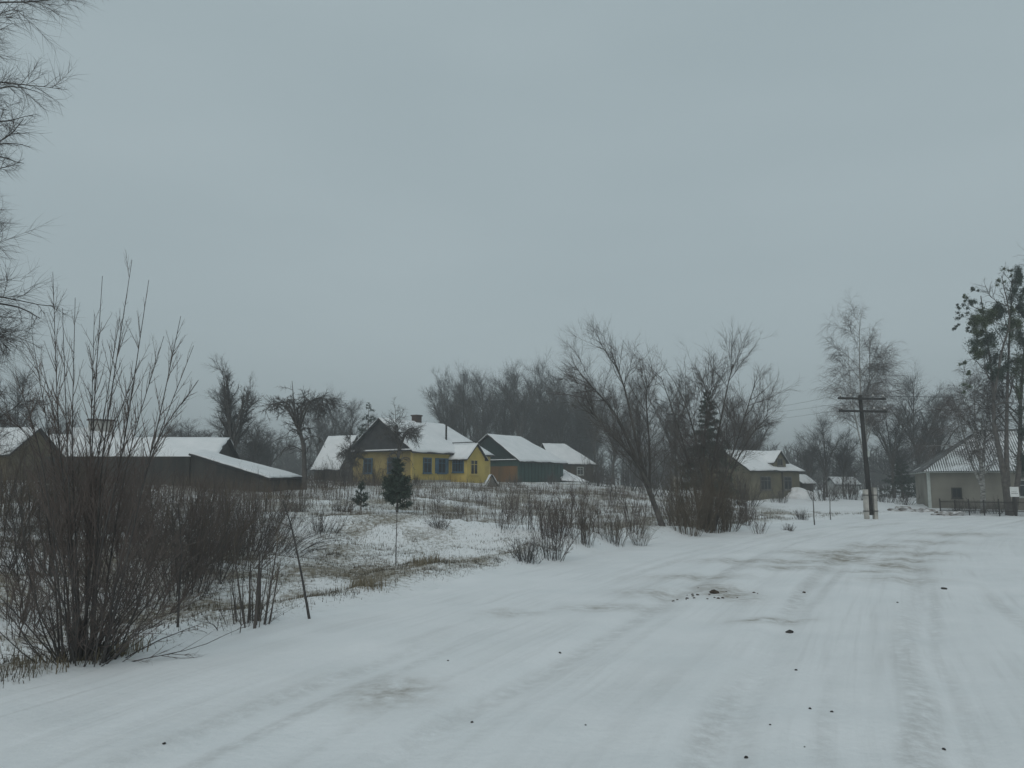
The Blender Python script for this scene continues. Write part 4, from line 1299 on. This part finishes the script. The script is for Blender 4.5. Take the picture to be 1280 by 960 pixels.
# conifers
def conifer(name, label, px, Y, pytop, seed, base_w, bare=.1, nb=70, dens=120, needle=.1, droop=-.12, m='needle', trunk_r=.12, pyb=None, wid=.14):
    c = gp(px, Y) if pyb is None else gpix(px, pyb)
    Y = c[1]
    H = zpix(pytop, Y) - c[2]
    rng = np.random.default_rng(seed)
    t = thing(name, label, 'tree', c)
    tr = resample([(0, 0, -.2), (.01 * H, 0, H * .4), (-.005 * H, .0, H * .7), (0, 0, H)], 9)[None]
    V, F = tubes(tr, np.linspace(trunk_r, .012, 9)[None], 7)
    obj('trunk', mesh_np(name + '_trunk', V, F), M['bark'], t)
    f = np.sort(rng.uniform(bare, .98, nb))
    az = np.arange(nb) * 2.4 + rng.normal(0, .2, nb)
    L = base_w * (1 - (f - bare) / (1 - bare)) ** .85 * rng.uniform(.65, 1.15, nb) + .05 * base_w
    P0 = np.c_[np.zeros(nb), np.zeros(nb), f * H]
    D = np.c_[np.cos(az), np.sin(az), .15 + .5 * (f - .3)]
    Q = walk(rng, P0, D, L, 5, .07, droop)
    S = np.linspace(.012, .004, 6)[None] * (L[:, None] / base_w + .3)
    V, F = tubes(Q, S, 3)
    br = obj('branch_whorls', mesh_np(name + '_branches', V, F), M['bark'], t)
    n = nb * dens
    par = rng.choice(nb, n, p=L / L.sum())
    u = rng.uniform(.15, 1, n) * 5
    i = np.minimum(u.astype(int), 4)
    ff = (u - i)[:, None]
    p = Q[par, i] * (1 - ff) + Q[par, i + 1] * ff
    p += rng.normal(0, 1, (n, 3)) * (L[par, None] * (.14 if m == 'needle_pine' else .08)) * [1, 1, .7]
    T = unit(Q[par, i + 1] - Q[par, i])
    d = unit(T * .6 + rng.normal(0, .6, (n, 3)))
    s = needle * rng.uniform(.6, 1.3, (n, 1))
    w = unit(np.cross(d, rng.normal(0, 1, (n, 3)))) * s * wid
    V = np.stack([p - w, p + w, p + d * s], 1).reshape(-1, 3)
    obj('needles', mesh_np(name + '_needles', V, np.arange(3 * n).reshape(n, 3), False), M[m], t)
    return t
conifer('spruce_tree', 'dark spruce rising behind the brown willow thicket', 888, 60, 488, 200, 2.4, .12, 100, 120, .22, -.05, 'needle', .16)
conifer('spruce_tree', 'dark conifer peeking above the left gable of the yellow house', 459, 96, 502, 201, 2.6, .1, 70, 90, .3, -.06, 'needle', .18)
conifer('spruce_tree', 'dark low conifer left of the corrugated roof house', 1128, 84, 572, 205, 2.2, .05, 60, 100, .25, -.05, 'needle', .15)
conifer('young_pine', 'young pine in the field below the dark gable of the yellow house', 496, 0, 572, 202, .85, .08, 34, 120, .20, .05, 'needle_pine', .05, pyb=641)
conifer('young_pine', 'bushy little pine in the field left of the taller young pine', 451, 0, 601, 203, .42, .12, 20, 70, .12, .10, 'needle_pine', .03, pyb=638)

# ---------------------------------------------------------------- shrubs
def shrub_levels(seed, H, spread, nst, r=.012, base=.15, n2=10, n3=4, up=.05, twr=.004, lean=(0, 0), wob=.09):
    rng = np.random.default_rng(seed)
    a = rng.uniform(0, 2 * math.pi, nst)
    q = rng.uniform(0, 1, nst) ** .6
    P0 = np.c_[np.cos(a) * base * q, np.sin(a) * base * q, np.full(nst, -.12)]
    tilt = spread * q * rng.uniform(.5, 1.2, nst)
    D = np.c_[np.cos(a) * np.sin(tilt) + lean[0], np.sin(a) * np.sin(tilt) + lean[1], np.cos(tilt)]
    L = H * rng.uniform(.55, 1.12, nst) * (1.05 - .25 * q)
    P = walk(rng, P0, D, L, 7, wob, up)
    R = (r * rng.choice([.5, .7, .9, 1.5], nst) * (L / H))[:, None] * np.linspace(1, .25, 8)[None]
    lv = [(P, R, 4)]
    if n2:
        Q, S = sprout(rng, P, R, dict(n=n2, t0=.2, a=.5, asd=.15, len=.3, tl=.4, r=twr * 1.4, seg=4, wob=.07, g=.04))
        lv.append((Q, S, 3))
        if n3:
            lv.append((*sprout(rng, Q, S, dict(n=n3, t0=.15, a=.5, asd=.2, len=.45, r=twr, seg=2, wob=.1, g=.03, tip=.5)), 3))
    return lv
SHRUBS = {}
def shrub(label, c, seed, H, spread, nst, mats=('twig', 'twig'), group=None, name='bare_shrub', split=1, key=None, **kw):
    if key in SHRUBS:                                   # same kind again: copy it, turned and scaled
        src, H0 = SHRUBS[key]
        f = H / H0
        return copy_thing(src, label, c, seed * 2.39, (f * (.9 + .25 * ((seed * 37) % 10) / 10), f * (.9 + .25 * ((seed * 53) % 10) / 10), f), group)
    t = plant(name, label, 'shrub', c, shrub_levels(seed, H, spread, nst, **kw), M[mats[0]], M[mats[1]], 0, group, split, ('stems', 'twigs'))
    if key:
        SHRUBS[key] = (t, H)
    return t

# the tall near shrub: a dense stool of rods with tall shoots above
def near_shrub():
    c = gpix(104, 826)
    Y = c[1]
    rng = np.random.default_rng(300)
    def P(px, py, dy=0):
        q = pt(px, py, Y + dy)
        return (q[0] - c[0], q[1] - c[1], q[2] - c[2])
    tops = [(66, 340, 92, .016), (78, 385, 90, .014), (94, 372, 96, .014), (128, 345, 112, .018), (118, 392, 108, .014), (165, 325, 120, .019), (186, 350, 124, .017), (150, 395, 114, .014),
            (226, 395, 150, .016), (242, 432, 150, .013), (205, 420, 138, .013), (40, 420, 80, .013), (20, 470, 70, .013), (52, 450, 88, .012), (175, 450, 122, .012), (248, 475, 158, .011), (8, 520, 66, .012)]
    tr = []
    for tx, ty, bx, r in tops:
        dy = rng.uniform(-.35, .45)
        midx = bx + (tx - bx) * .45 + rng.normal(0, 6)
        r *= 1.25
        tr.append(([P(104 + (bx - 104) * .5 + rng.normal(0, 5), 832, dy * .3), P(bx, 700, dy * .6), P(midx, 560, dy), P(tx, ty, dy * 1.2)], r, .003))
    lv = grow(rng, tr, [dict(n=30, t0=.25, t1=.97, a=.42, asd=.12, len=.25, tl=.78, r=.0055, seg=5, wob=.05, g=.05, sides=4, tip=.3),
                        dict(n=6, t0=.15, a=.5, asd=.15, len=.4, r=.0026, seg=3, wob=.07, g=.05, sides=3, tip=.5)], 12, 6)
    low = shrub_levels(301, 1.8, 1.0, 62, .0115, .3, 9, 4, .03, .0035, (0, 0), .10)
    low2 = shrub_levels(302, 1.9, .9, 36, .011, .2, 9, 4, .02, .0035, (.55, 0), .10)
    t = thing('tall_shrub', 'tall multi stemmed bare shrub with a dense base at the near left road edge', 'shrub', c)
    V, F = join_tubes([lv[0], low[0], low2[0]])
    obj('stems', mesh_np('tall_shrub_stems', V, F), M['twig_dark'], t)
    V, F = join_tubes(lv[1:] + low[1:] + low2[1:], True)
    obj('twigs', mesh_np('tall_shrub_twigs', V, F, False), M['twig_red'], t)
near_shrub()

THG = 'shrubs of the roadside thicket'
spec_thicket = [  # px, Y, H, spread, stems, label
    (16, 11.5, 1.5, 1.0, 60, 'low dense bare shrub at the left edge beside the tall shrub'),
    (-10, 15, 2.3, .7, 60, 'reddish bare shrub at the left edge behind the tall shrub'),
    (60, 14.5, 2.1, .8, 70, 'dense bare shrub directly behind the base of the tall shrub'),
    (172, 13.0, 1.9, .9, 70, 'brushy bare shrub right of the tall shrub base'),
    (205, 16.5, 2.1, .85, 80, 'tangled bare shrub in the thicket behind the thin sapling'),
    (262, 15.5, 1.9, .85, 80, 'dense brown shrub in the thicket left of the bundle of upright rods'),
    (302, 19.0, 1.9, .7, 70, 'dark bare shrub at the right end of the thicket'),
    (130, 18.5, 2.2, .8, 80, 'bare shrub in the back of the thicket behind the tall shoots'),
    (240, 20.5, 2.0, .8, 80, 'bare shrub in the back of the thicket under the long barn'),
    (40, 20, 2.3, .8, 80, 'bare shrub in the back of the thicket near the left edge'),
    (232, 14.2, 2.0, .8, 70, 'brown shrub of the thicket just right of the thin sapling'),
    (288, 17.0, 2.1, .8, 70, 'brown shrub of the thicket above the bundle of rods'),
    (180, 20.0, 2.6, .8, 70, 'taller bare shrub of the thicket before the long barn'),
    (318, 20.5, 1.9, .8, 70, 'bare shrub of the thicket beside the brushwood heap'),
    (95, 22.0, 2.7, .8, 70, 'taller bare shrub of the thicket behind the tall shoots'),
    (8, 24.0, 3.0, .8, 70, 'tall bare shrub at the left edge before the ochre cottage'),
    (150, 27.0, 2.6, .8, 70, 'bare shrub far back in the thicket under the barn wall'),
    (330, 23.0, 1.5, .7, 60, 'dark bare shrub on the slope above the leaning stick'),
]
for k, (px, Y, H, sprd, n, lab) in enumerate(spec_thicket):
    shrub(lab, gp(px, Y), 310 + k, H, sprd, n, (('twig', 'twig_red'), ('twig_dark', 'twig_tan'), ('twig_dark', 'twig'))[k % 3], THG, key='thicket%d' % (k % 4), base=.55, n2=9, n3=5, r=.009, twr=.0045)

# thin sapling, rod bundle, leaning stick
def single_stem(name, label, px, pyb, tops, r, n2, seed, t0=.35, up=.0, ln=.22):
    c = gpix(px, pyb)
    rng = np.random.default_rng(seed)
    pts = [(0, 0, -.15)]
    for qx, qy in tops:
        q = pt(qx, qy, c[1])
        pts.append((q[0] - c[0], rng.normal(0, .02), q[2] - c[2]))
    lv = grow(rng, [(pts, r, r * .3)], [dict(n=n2, t0=t0, a=.75, asd=.2, len=ln, tl=.4, r=r * .3, seg=4, wob=.1, g=up, sides=3, tip=.4), dict(n=3, t0=.2, a=.6, asd=.2, len=.5, r=r * .18, seg=3, wob=.1, g=up, sides=3, tip=.5)])
    plant(name, label, 'sapling', c, lv, M['twig_dark'], M['twig'], 0, None, 1, ('stem', 'twigs'))
single_stem('thin_sapling', 'single thin upright sapling right of the tall shrub', 222, 788, [(223, 740), (226, 690), (222, 630)], .02, 26, 330, .3, .05)
c = gpix(318, 779)
shrub('bundle of upright thick rods cut beside the road edge', c, 331, 1.35, .2, 22, ('twig', 'twig_tan'), None, 'rod_bundle', base=.26, r=.02, n2=3, n3=2, wob=.03)
c = gpix(290, 782)
shrub('low sprawling brambles on the verge left of the rod bundle', c, 332, .9, 1.35, 26, ('twig', 'twig'), None, 'bramble', base=.4, r=.006, n2=5, n3=2, up=-.02, wob=.12)
single_stem('upright_stick', 'thin upright stick on the snowy slope in front of the young pine', 495, 707, [(495, 680), (496, 650), (496, 618)], .016, 5, 334, .75, .0, .12)
single_stem('leaning_stick', 'lone leaning dead stick with a few side twigs at the road edge', 389, 776, [(378, 722), (364, 662), (354, 626)], .024, 9, 333, .6, .0, .3)
c = gpix(384, 690)
shrub('flattened heap of cut brushwood on the slope', gpix(352, 690), 334, 1.6, 1.5, 90, ('twig_dark', 'twig_dark'), None, 'brush_pile', base=.8, r=.008, n2=3, n3=1, up=-.06, lean=(.6, -.15), wob=.1)
shrub('dark knee-high shrub on the slope right of the brushwood', gpix(402, 668), 335, .85, .8, 60, ('twig_dark', 'twig'), None, base=.4, r=.007, n2=5, n3=3)

MID = 'shrubs between the field and the road'
mid = [  # px, py base, py top, spread, stems, mats, label
    (660, 704, 662, .85, 60, ('twig_dark', 'twig_dark'), 'small dark tangled shrub low on the road bank'),
    (690, 699, 612, .55, 42, ('twig_dark', 'twig_red'), 'dark bushy shrub standing on the road bank'),
    (682, 672, 604, .4, 24, ('twig', 'twig_red'), 'airy upright shrub just behind the road bank shrub'),
    (628, 664, 612, .7, 30, ('twig', 'twig_red'), 'open reddish shrub in the field behind the snow hump'),
    (662, 664, 598, .28, 14, ('twig_dark', 'twig_red'), 'tall thin stemmed shrub in the field before the green barn'),
    (730, 680, 612, .45, 44, ('twig', 'twig_tan'), 'brown twiggy shrub behind the snow berm, left of two'),
    (768, 680, 622, .5, 44, ('twig', 'twig_tan'), 'brown twiggy shrub behind the snow berm, nearer the leaning willow'),
    (714, 660, 600, .4, 26, ('twig', 'twig_red'), 'reddish shrub in the field left of the leaning willow'),
    (548, 660, 634, .9, 50, ('twig_dark', 'twig'), 'low dark shrub behind the snow hump'),
    (548, 640, 612, .5, 40, ('twig', 'twig_red'), 'brown feathery shrub in the field below the yellow house'),
    (860, 668, 585, .5, 66, ('twig_tan', 'twig_tan'), 'dense tan thicket shrub at the foot of the leaning willow'),
    (888, 664, 566, .5, 66, ('twig_tan', 'twig_tan'), 'dense tan thicket shrub in the middle of the willow clump'),
    (912, 660, 610, .6, 60, ('twig', 'twig_red'), 'dark reddish shrub at the right foot of the willow clump'),
    (845, 655, 590, .5, 60, ('twig', 'twig_tan'), 'brown shrub behind the leaning trunks of the willow'),
    (872, 662, 560, .55, 66, ('twig_tan', 'twig_tan'), 'tallest tan brush in the willow clump'),
    (905, 664, 578, .5, 66, ('twig_tan', 'twig_tan'), 'tan brush right of the middle of the willow clump'),
    (930, 656, 618, .6, 70, ('twig', 'twig_red'), 'reddish low brush at the right end of the willow clump'),
    (950, 668, 640, .5, 40, ('twig', 'twig_red'), 'small reddish weed shrub at the road edge right of the willows'),
    (1003, 650, 633, .8, 50, ('twig_dark', 'twig_dark'), 'small round dark shrub left of the thin stakes'),
    (985, 664, 650, .7, 30, ('twig_dark', 'twig'), 'low dark tuft of twigs at the road edge before the stakes'),
    (645, 652, 606, .5, 40, ('twig', 'twig_red'), 'reddish brush in the field left of the road bank shrub'),
    (700, 668, 618, .5, 50, ('twig', 'twig_tan'), 'brown brush right behind the road bank shrub'),
    (748, 668, 612, .5, 50, ('twig', 'twig_red'), 'brown brush between the snow berm shrubs'),
    (790, 664, 604, .5, 50, ('twig', 'twig_red'), 'brown brush at the left foot of the leaning trunks'),
    (800, 682, 640, .5, 40, ('twig', 'twig_tan'), 'low brown brush on the berm before the leaning trunks'),
    (722, 638, 596, .6, 50, ('twig', 'twig_red'), 'brown brush in the field right of the green barn'),
    (762, 634, 592, .6, 50, ('twig', 'twig_red'), 'brown brush in the field behind the berm, left of the willows'),
    (575, 648, 622, .6, 40, ('twig', 'twig_red'), 'low reddish brush in the field below the porch'),
    (512, 630, 608, .6, 40, ('twig', 'twig_red'), 'low reddish brush before the corner of the yellow house'),
    (425, 640, 612, .6, 50, ('twig_dark', 'twig'), 'grey brush in the field left of the bushy little pine'),
    (372, 640, 612, .6, 50, ('twig_dark', 'twig'), 'grey brush in the field before the curved apple tree'),
    (600, 634, 606, .5, 40, ('twig', 'twig_red'), 'brown shrub below the porch of the yellow house'),
]
for k, (px, pb, ptp, sprd, n, mt, lab) in enumerate(mid):
    c = gpix(px, pb)
    H = max(.3, zpix(ptp, c[1]) - c[2])
    shrub(lab, c, 350 + k, H * 1.02, sprd, n, mt, MID, key='%s %s %s %s' % (mt[0], mt[1], sprd < .48, n > 62), base=.12 * H + .12, r=.006 + .0025 * H, n2=9, n3=4, twr=.0045 + .00006 * c[1])

# hedge of bushes before the sheds, house foots and behind the fence
FT = 'bushes along the farm yards'
for k, (px, Y, H, lab) in enumerate([
        (60, 42, 1.7, 'dark bush before the long barn, leftmost of the yard bushes'), (120, 40, 1.5, 'dark bush before the middle of the long barn'),
        (180, 41, 1.6, 'dark bush before the right part of the long barn'), (262, 42, 1.2, 'dark bush before the low shed'),
        (405, 52, 1.8, 'dark bush between the apple tree and the yellow house'), (430, 58, 2.4, 'tall dark bush left of the yellow house wall'),
        (468, 62, 2.0, 'bush before the shaded end wall of the yellow house'), (520, 64, 1.0, 'low bush at the front corner of the yellow house'),
        (642, 70, 1.3, 'bush before the rust brown end of the green barn'), (690, 74, 1.6, 'bush before the dark wall of the green barn'),
        (745, 78, 3.0, 'big dark bush right of the green barn lean-to'), (778, 74, 3.2, 'big dark bush left of the willow trunks'), (815, 70, 3.0, 'big dark bush behind the willow trunks'),
        (925, 62, 2.6, 'dark bush before the left corner of the olive house'), (975, 72, 1.6, 'bush before the front wall of the olive house'),
        (1030, 74, 2.6, 'bush left of the whitewashed outbuilding'), (1064, 78, 2.8, 'bush behind the foot of the utility pole'), (1105, 74, 2.2, 'bush at the yard edge right of the utility pole'),
        (1130, 66, 1.6, 'low bush at the left corner of the corrugated roof house'),
        (1200, 56, 1.1, 'low dark bush behind the fence under the corrugated roof'), (1222, 55, 1.2, 'low dark bush behind the fence by the weeping birch'), (1246, 54, 1.2, 'low dark bush behind the fence near the mistletoe tree')]):
    shrub(lab, gp(px, Y), 400 + k, H, .75, 60, ('twig_dark', 'twig'), FT, key='yard%d' % (k % 3), base=.7, r=.014, n2=8, n3=4, twr=.010)

# ---------------------------------------------------------------- soil heaps and stones
def lump(seed, r, flat=.5, n=14, rough=.5):
    u, v = np.meshgrid(np.linspace(0, 2 * math.pi, n, endpoint=False), np.linspace(0.05, math.pi - .05, n // 2 + 1))
    x, y, z = np.cos(u) * np.sin(v), np.sin(u) * np.sin(v), np.cos(v)
    k = r * (1 + rough * (vnoise(x * 1.7 + seed, y * 1.7 + z * 1.3 + seed, seed) + .5 * vnoise(x * 4 + seed, y * 4 + z * 3, seed + 1)))
    V = np.stack([x * k, y * k, z * k * flat], -1).reshape(-1, 3)
    m_ = n // 2
    i = np.arange(m_)[:, None] * n
    j = np.arange(n)[None, :]
    F = np.stack([i + j, i + n + j, i + n + (j + 1) % n, i + (j + 1) % n], -1).reshape(-1, 4)
    V = np.concatenate([V, [[0, 0, V[:n, 2].mean()], [0, 0, V[-n:, 2].mean()]]])
    jj = np.arange(n)
    top = np.stack([np.full(n, len(V) - 2), jj, (jj + 1) % n, np.full(n, len(V) - 2)], -1)
    me = bpy.data.meshes.new('stone')
    bot = [(len(V) - 1, m_ * n + (q + 1) % n, m_ * n + q) for q in range(n)]
    me.from_pydata(V.tolist(), [], F.tolist() + [(len(V) - 2, q, (q + 1) % n) for q in range(n)] + bot)
    me.update()
    return me
def road_h(x, y):
    s = float(edge_s(x, y)[0])
    if s > 0:
        return hz(x, y)
    k = int(np.argmin((EP[:, 0] - x) ** 2 + (EP[:, 1] - y) ** 2))
    return float(road_z(np.array([s]), np.array([EA[k]]), np.array([x]), np.array([y]))[0]) + .012 + hz(x, y) * float(sstep(-.4, .3, s))
def stone(name, label, cat, px, py, r, seed, m, group=None, flat=.55, sc=None):
    x, y, _ = gpix(px, py)
    o = obj(name, lump(seed, r, flat), m)
    o.location = (x, y, road_h(x, y) + r * flat * .35)
    o.rotation_euler = (0, 0, seed * 1.3)
    if sc:
        o.scale = sc
    return tag(o, label, cat, group)
stone('soil_clod', 'largest dark soil clod on the brown patch of the road', 'clod', 893, 742, .085, 3, M['soil'], None, .5)
stone('soil_clod', 'lone dark clod on the open snow in mid road', 'clod', 987, 788, .05, 4, M['stone'], None, .55)
stone('soil_clod', 'lone dark clod on the right side of the road', 'clod', 1180, 737, .055, 5, M['stone'], None, .5)
rng = np.random.default_rng(77)
for k in range(22):
    stone('soil_crumb', 'small crumb of soil scattered around the brown road patch', 'clod', 895 + rng.normal(0, 30), 744 + rng.normal(0, 6), rng.uniform(.010, .032), 10 + k, M['soil'], 'soil crumbs on the brown patch')
PEB = [(933, 952), (681, 930), (541, 905), (1040, 895), (1052, 934), (1018, 886), (1013, 893), (926, 879), (1068, 826), (1122, 755), (1082, 756), (1040, 830), (995, 840), (880, 806), (780, 897), (732, 906),
       (770, 768), (1005, 852), (1180, 940), (1240, 860), (168, 953), (205, 932), (265, 922), (290, 906), (590, 900), (505, 830), (1012, 921), (1006, 940), (910, 930), (870, 950), (560, 825), (1130, 845), (1195, 822), (963, 915), (1100, 800), (645, 845), (700, 815)]
for k, (px, py) in enumerate(PEB[::3]):
    stone('pebble', 'small dark pebble lying loose on the snowy road', 'pebble', px, py, .006 + .009 * float(rng.random()) + .001 * max(0, (900 - py) / 25), 40 + k, M['stone'], 'pebbles on the road', .7)

def dirt_bank():
    for k, (px, Y, r, lab) in enumerate([(1128, 56, .7, 'mottled soil bank dusted with snow right of the utility pole'), (1150, 57, .6, 'low snowy soil bank at the corner of the corrugated roof house'),
                                         (1187, 52, .5, 'dark heap of earth at the left end of the fence')]):
        c = gp(px, Y)
        o = obj('soil_heap', lump(200 + k, r, .42, 30, 1.1), M['snowy_soil'])
        o.location = (c[0], c[1], c[2] + .02)
        o.scale = (1.7, 1, 1)
        tag(o, lab, 'heap')
dirt_bank()

# ---------------------------------------------------------------- grass, weeds, far wood
def blades(n_try, region, hgt, wid, seed, mt, name, label, dens, bend=.5, simple=False):
    rng = np.random.default_rng(seed)
    x = rng.uniform(region[0], region[1], n_try)
    y = rng.uniform(region[2], region[3], n_try)
    nx, ny = x + rng.normal(0, .05, n_try), y + rng.normal(0, .05, n_try)
    s = edge_s(nx, ny)
    pr = dens(nx, ny, s)
    keep = (rng.uniform(0, 1, n_try) < pr) & (s > .25)
    x, y, s = nx[keep], ny[keep], s[keep]
    z = height(x, y, s) + small_relief(x, y, s)
    n = len(x)
    a = rng.uniform(0, 2 * math.pi, n)
    h = hgt * rng.uniform(.35, 1.2, n)
    w = wid * rng.uniform(.6, 1.4, n)
    lean = rng.uniform(.05, bend, n) * h
    b = np.c_[x, y, z - .02]
    side = np.c_[-np.sin(a), np.cos(a), np.zeros(n)] * w[:, None]
    dirv = np.c_[np.cos(a), np.sin(a), np.zeros(n)]
    mid = b + dirv * (lean * .35)[:, None] + np.c_[np.zeros((n, 2)), h * .6]
    tip = b + dirv * lean[:, None] + np.c_[np.zeros((n, 2)), h * (1 - .25 * lean / h)]
    if simple:
        V = np.stack([b - side, b + side, tip], 1).reshape(-1, 3)
        F = np.arange(3 * n).reshape(n, 3)
    else:
        V = np.stack([b - side, b + side, mid + side * .7, mid - side * .7, tip], 1).reshape(-1, 3)
        k = np.arange(n)[:, None] * 5
        F = np.concatenate([k + [[0, 1, 2]], k + [[0, 2, 3]], k + [[3, 2, 4]]])
    o = obj(name, mesh_np(name, V, F, False), M[mt])
    o['kind'] = 'stuff'
    tag(o, label, 'grass')
    return o
nz = lambda x, y, a, sd: np.clip(.5 + 1.6 * vnoise(x / a, y / a, sd), 0, 1)
hump = lambda x, y: 1 - .9 * np.exp(-((y - 25.0) / 2.0) ** 2) * sstep(-5, -1, x)
blades(420000, (-14, 6, 7, 27), .10, .0062, 500, 'grass', 'dry_grass', 'thin dry grass blades poking through the snow on the near verge',
       lambda x, y, s: sstep(.15, .9, s) * (.12 + nz(x, y, 1.6, 31) * nz(x, y, .35, 32) ** 2 * .9) * hump(x, y), .6, True)
blades(90000, (-26, 14, 26, 66), .20, .010, 501, 'grass', 'dry_grass', 'dry grass scattered over the rising snowy field',
       lambda x, y, s: sstep(.8, 3.0, s) * (.08 + nz(x, y, 2.5, 33) * nz(x, y, .8, 34) ** 2), .5, True)
blades(22000, (-18, 10, 42, 70), .7, .008, 502, 'weed', 'dry_weeds', 'band of tall brown weeds below the yellow house and barn', lambda x, y, s: (.1 + nz(x, y, 4, 35) * nz(x, y, 1.2, 36)), .35)
blades(9000, (-30, -9, 26, 44), 1.1, .007, 506, 'weed', 'dry_weeds', 'tall brown weeds in front of the long barn and low shed', lambda x, y, s: .15 + nz(x, y, 3, 42), .35)
blades(14000, (-12, 12, 26, 46), .75, .006, 503, 'weed', 'dry_weeds', 'thin brown weed stalks standing in the field', lambda x, y, s: sstep(1.6, 3, s) * nz(x, y, 2.2, 37) ** 3 * nz(x, y, .7, 38) * hump(x, y), .3)
blades(26000, (8, 24, 32, 54), .16, .009, 507, 'grass', 'dry_grass', 'dry grass poking through the snow between the willows and the utility pole',
       lambda x, y, s: sstep(.3, 1.0, s) * sstep(9, 5, s) * (.12 + nz(x, y, 1.8, 43) * nz(x, y, .5, 44)))
blades(7000, (5, 16, 30, 44), .62, .007, 504, 'weed', 'dry_reeds', 'fringe of upright reedy stalks along the road edge by the willows', lambda x, y, s: sstep(.7, 1.3, s) * sstep(5, 2.5, s) * nz(x, y, 1.4, 39) ** 1.5, .25)
def straw(px, py, r, seed, lab):
    c = gpix(px, py)
    blades(900, (c[0] - r, c[0] + r, c[1] - r * 1.4, c[1] + r * 1.4), .26, .006, seed, 'reed', 'straw_tuft', lab,
           lambda x, y, s: np.exp(-(((x - c[0]) / r / .6) ** 2 + ((y - c[1]) / r / .8) ** 2)), .9)
blades(9000, (-6.6, -3.2, 7.2, 11.5), .2, .005, 505, 'grass', 'dead_grass', 'dead grass and leaf litter around the foot of the tall shrub',
       lambda x, y, s: np.exp(-(((x + 4.8) / .8) ** 2 + ((y - 8.9) / .9) ** 2)) * nz(x, y, .4, 41), 1.1)
straw(530, 708, .55, 510, 'pale straw coloured grass tuft on the slope below the snow hump')
straw(458, 735, .4, 511, 'small straw coloured grass tuft low on the verge')
straw(158, 822, .3, 512, 'straw coloured grass tuft beside the base of the tall shrub')

def far_wood():
    rng = np.random.default_rng(600)
    VV, FF, off = [], [], 0
    base = []
    for k in range(5):
        tr = [([(0, 0, 0), (.2, 0, .35), (0, .2, .7), (.0, 0, 1.0)], .016, .004), ([(0, 0, .2), (.08, 0, .45), (.13, .05, .7), (.15, 0, .95)], .01, .003)]
        lv = grow(rng, [([np.array(q) * [.2, .2, 1] for q in p], a, b) for p, a, b in tr],
                  [dict(n=13, t0=.05, a=.65, asd=.2, len=.34, r=.007, seg=2, wob=.1, g=.1, sides=3, tip=.4), dict(n=5, t0=.2, a=.6, asd=.2, len=.65, r=.0085, seg=1, wob=.1, g=.05, sides=3, tip=.3)], 5, 4)
        base.append(join_tubes(lv, True))
    n = 600
    xs = rng.uniform(-105, 118, n)
    ys = 138 + rng.uniform(0, 45, n) + np.maximum(0, -xs) * .25
    for k in range(n):
        V, F = base[k % 5]
        H = (8.3 + .8 * math.sin(xs[k] * .07)) * (rng.uniform(.75, 1.12) if k % 3 else rng.uniform(.3, .6)) * (ys[k] / 155)
        a = rng.uniform(0, 6.28)
        R = np.array([[math.cos(a), -math.sin(a), 0], [math.sin(a), math.cos(a), 0], [0, 0, 1]])
        W = (V * [H * 2.0, H * 2.0, H]) @ R.T + [xs[k], ys[k], hz(xs[k], ys[k]) - .2]
        VV.append(W)
        FF.append(F + off)
        off += len(V)
    o = obj('far_wood', mesh_np('far_wood', np.concatenate(VV), np.concatenate(FF), False), M['twig_far'])
    o['kind'] = 'stuff'
    tag(o, 'dark band of bare woodland along the horizon', 'woodland')
far_wood()

# ---------------------------------------------------------------- haze
def haze():
    o = MB().box(-760, 760, -90, 960, -4, 27).build('haze', None)
    m = bpy.data.materials.new('haze_air')
    m.use_nodes = True
    n, l = m.node_tree.nodes, m.node_tree.links
    n.clear()
    out = n.new('ShaderNodeOutputMaterial')
    v = n.new('ShaderNodeVolumePrincipled')
    v.inputs['Color'].default_value = (0.93, 0.97, 0.98, 1)
    v.inputs['Density'].default_value = 0.0024
    l.new(v.outputs['Volume'], out.inputs['Volume'])
    o.data.materials.append(m)
    o['kind'] = 'stuff'
    o['label'] = 'thin grey winter haze filling the air'
    o['category'] = 'haze'
haze()
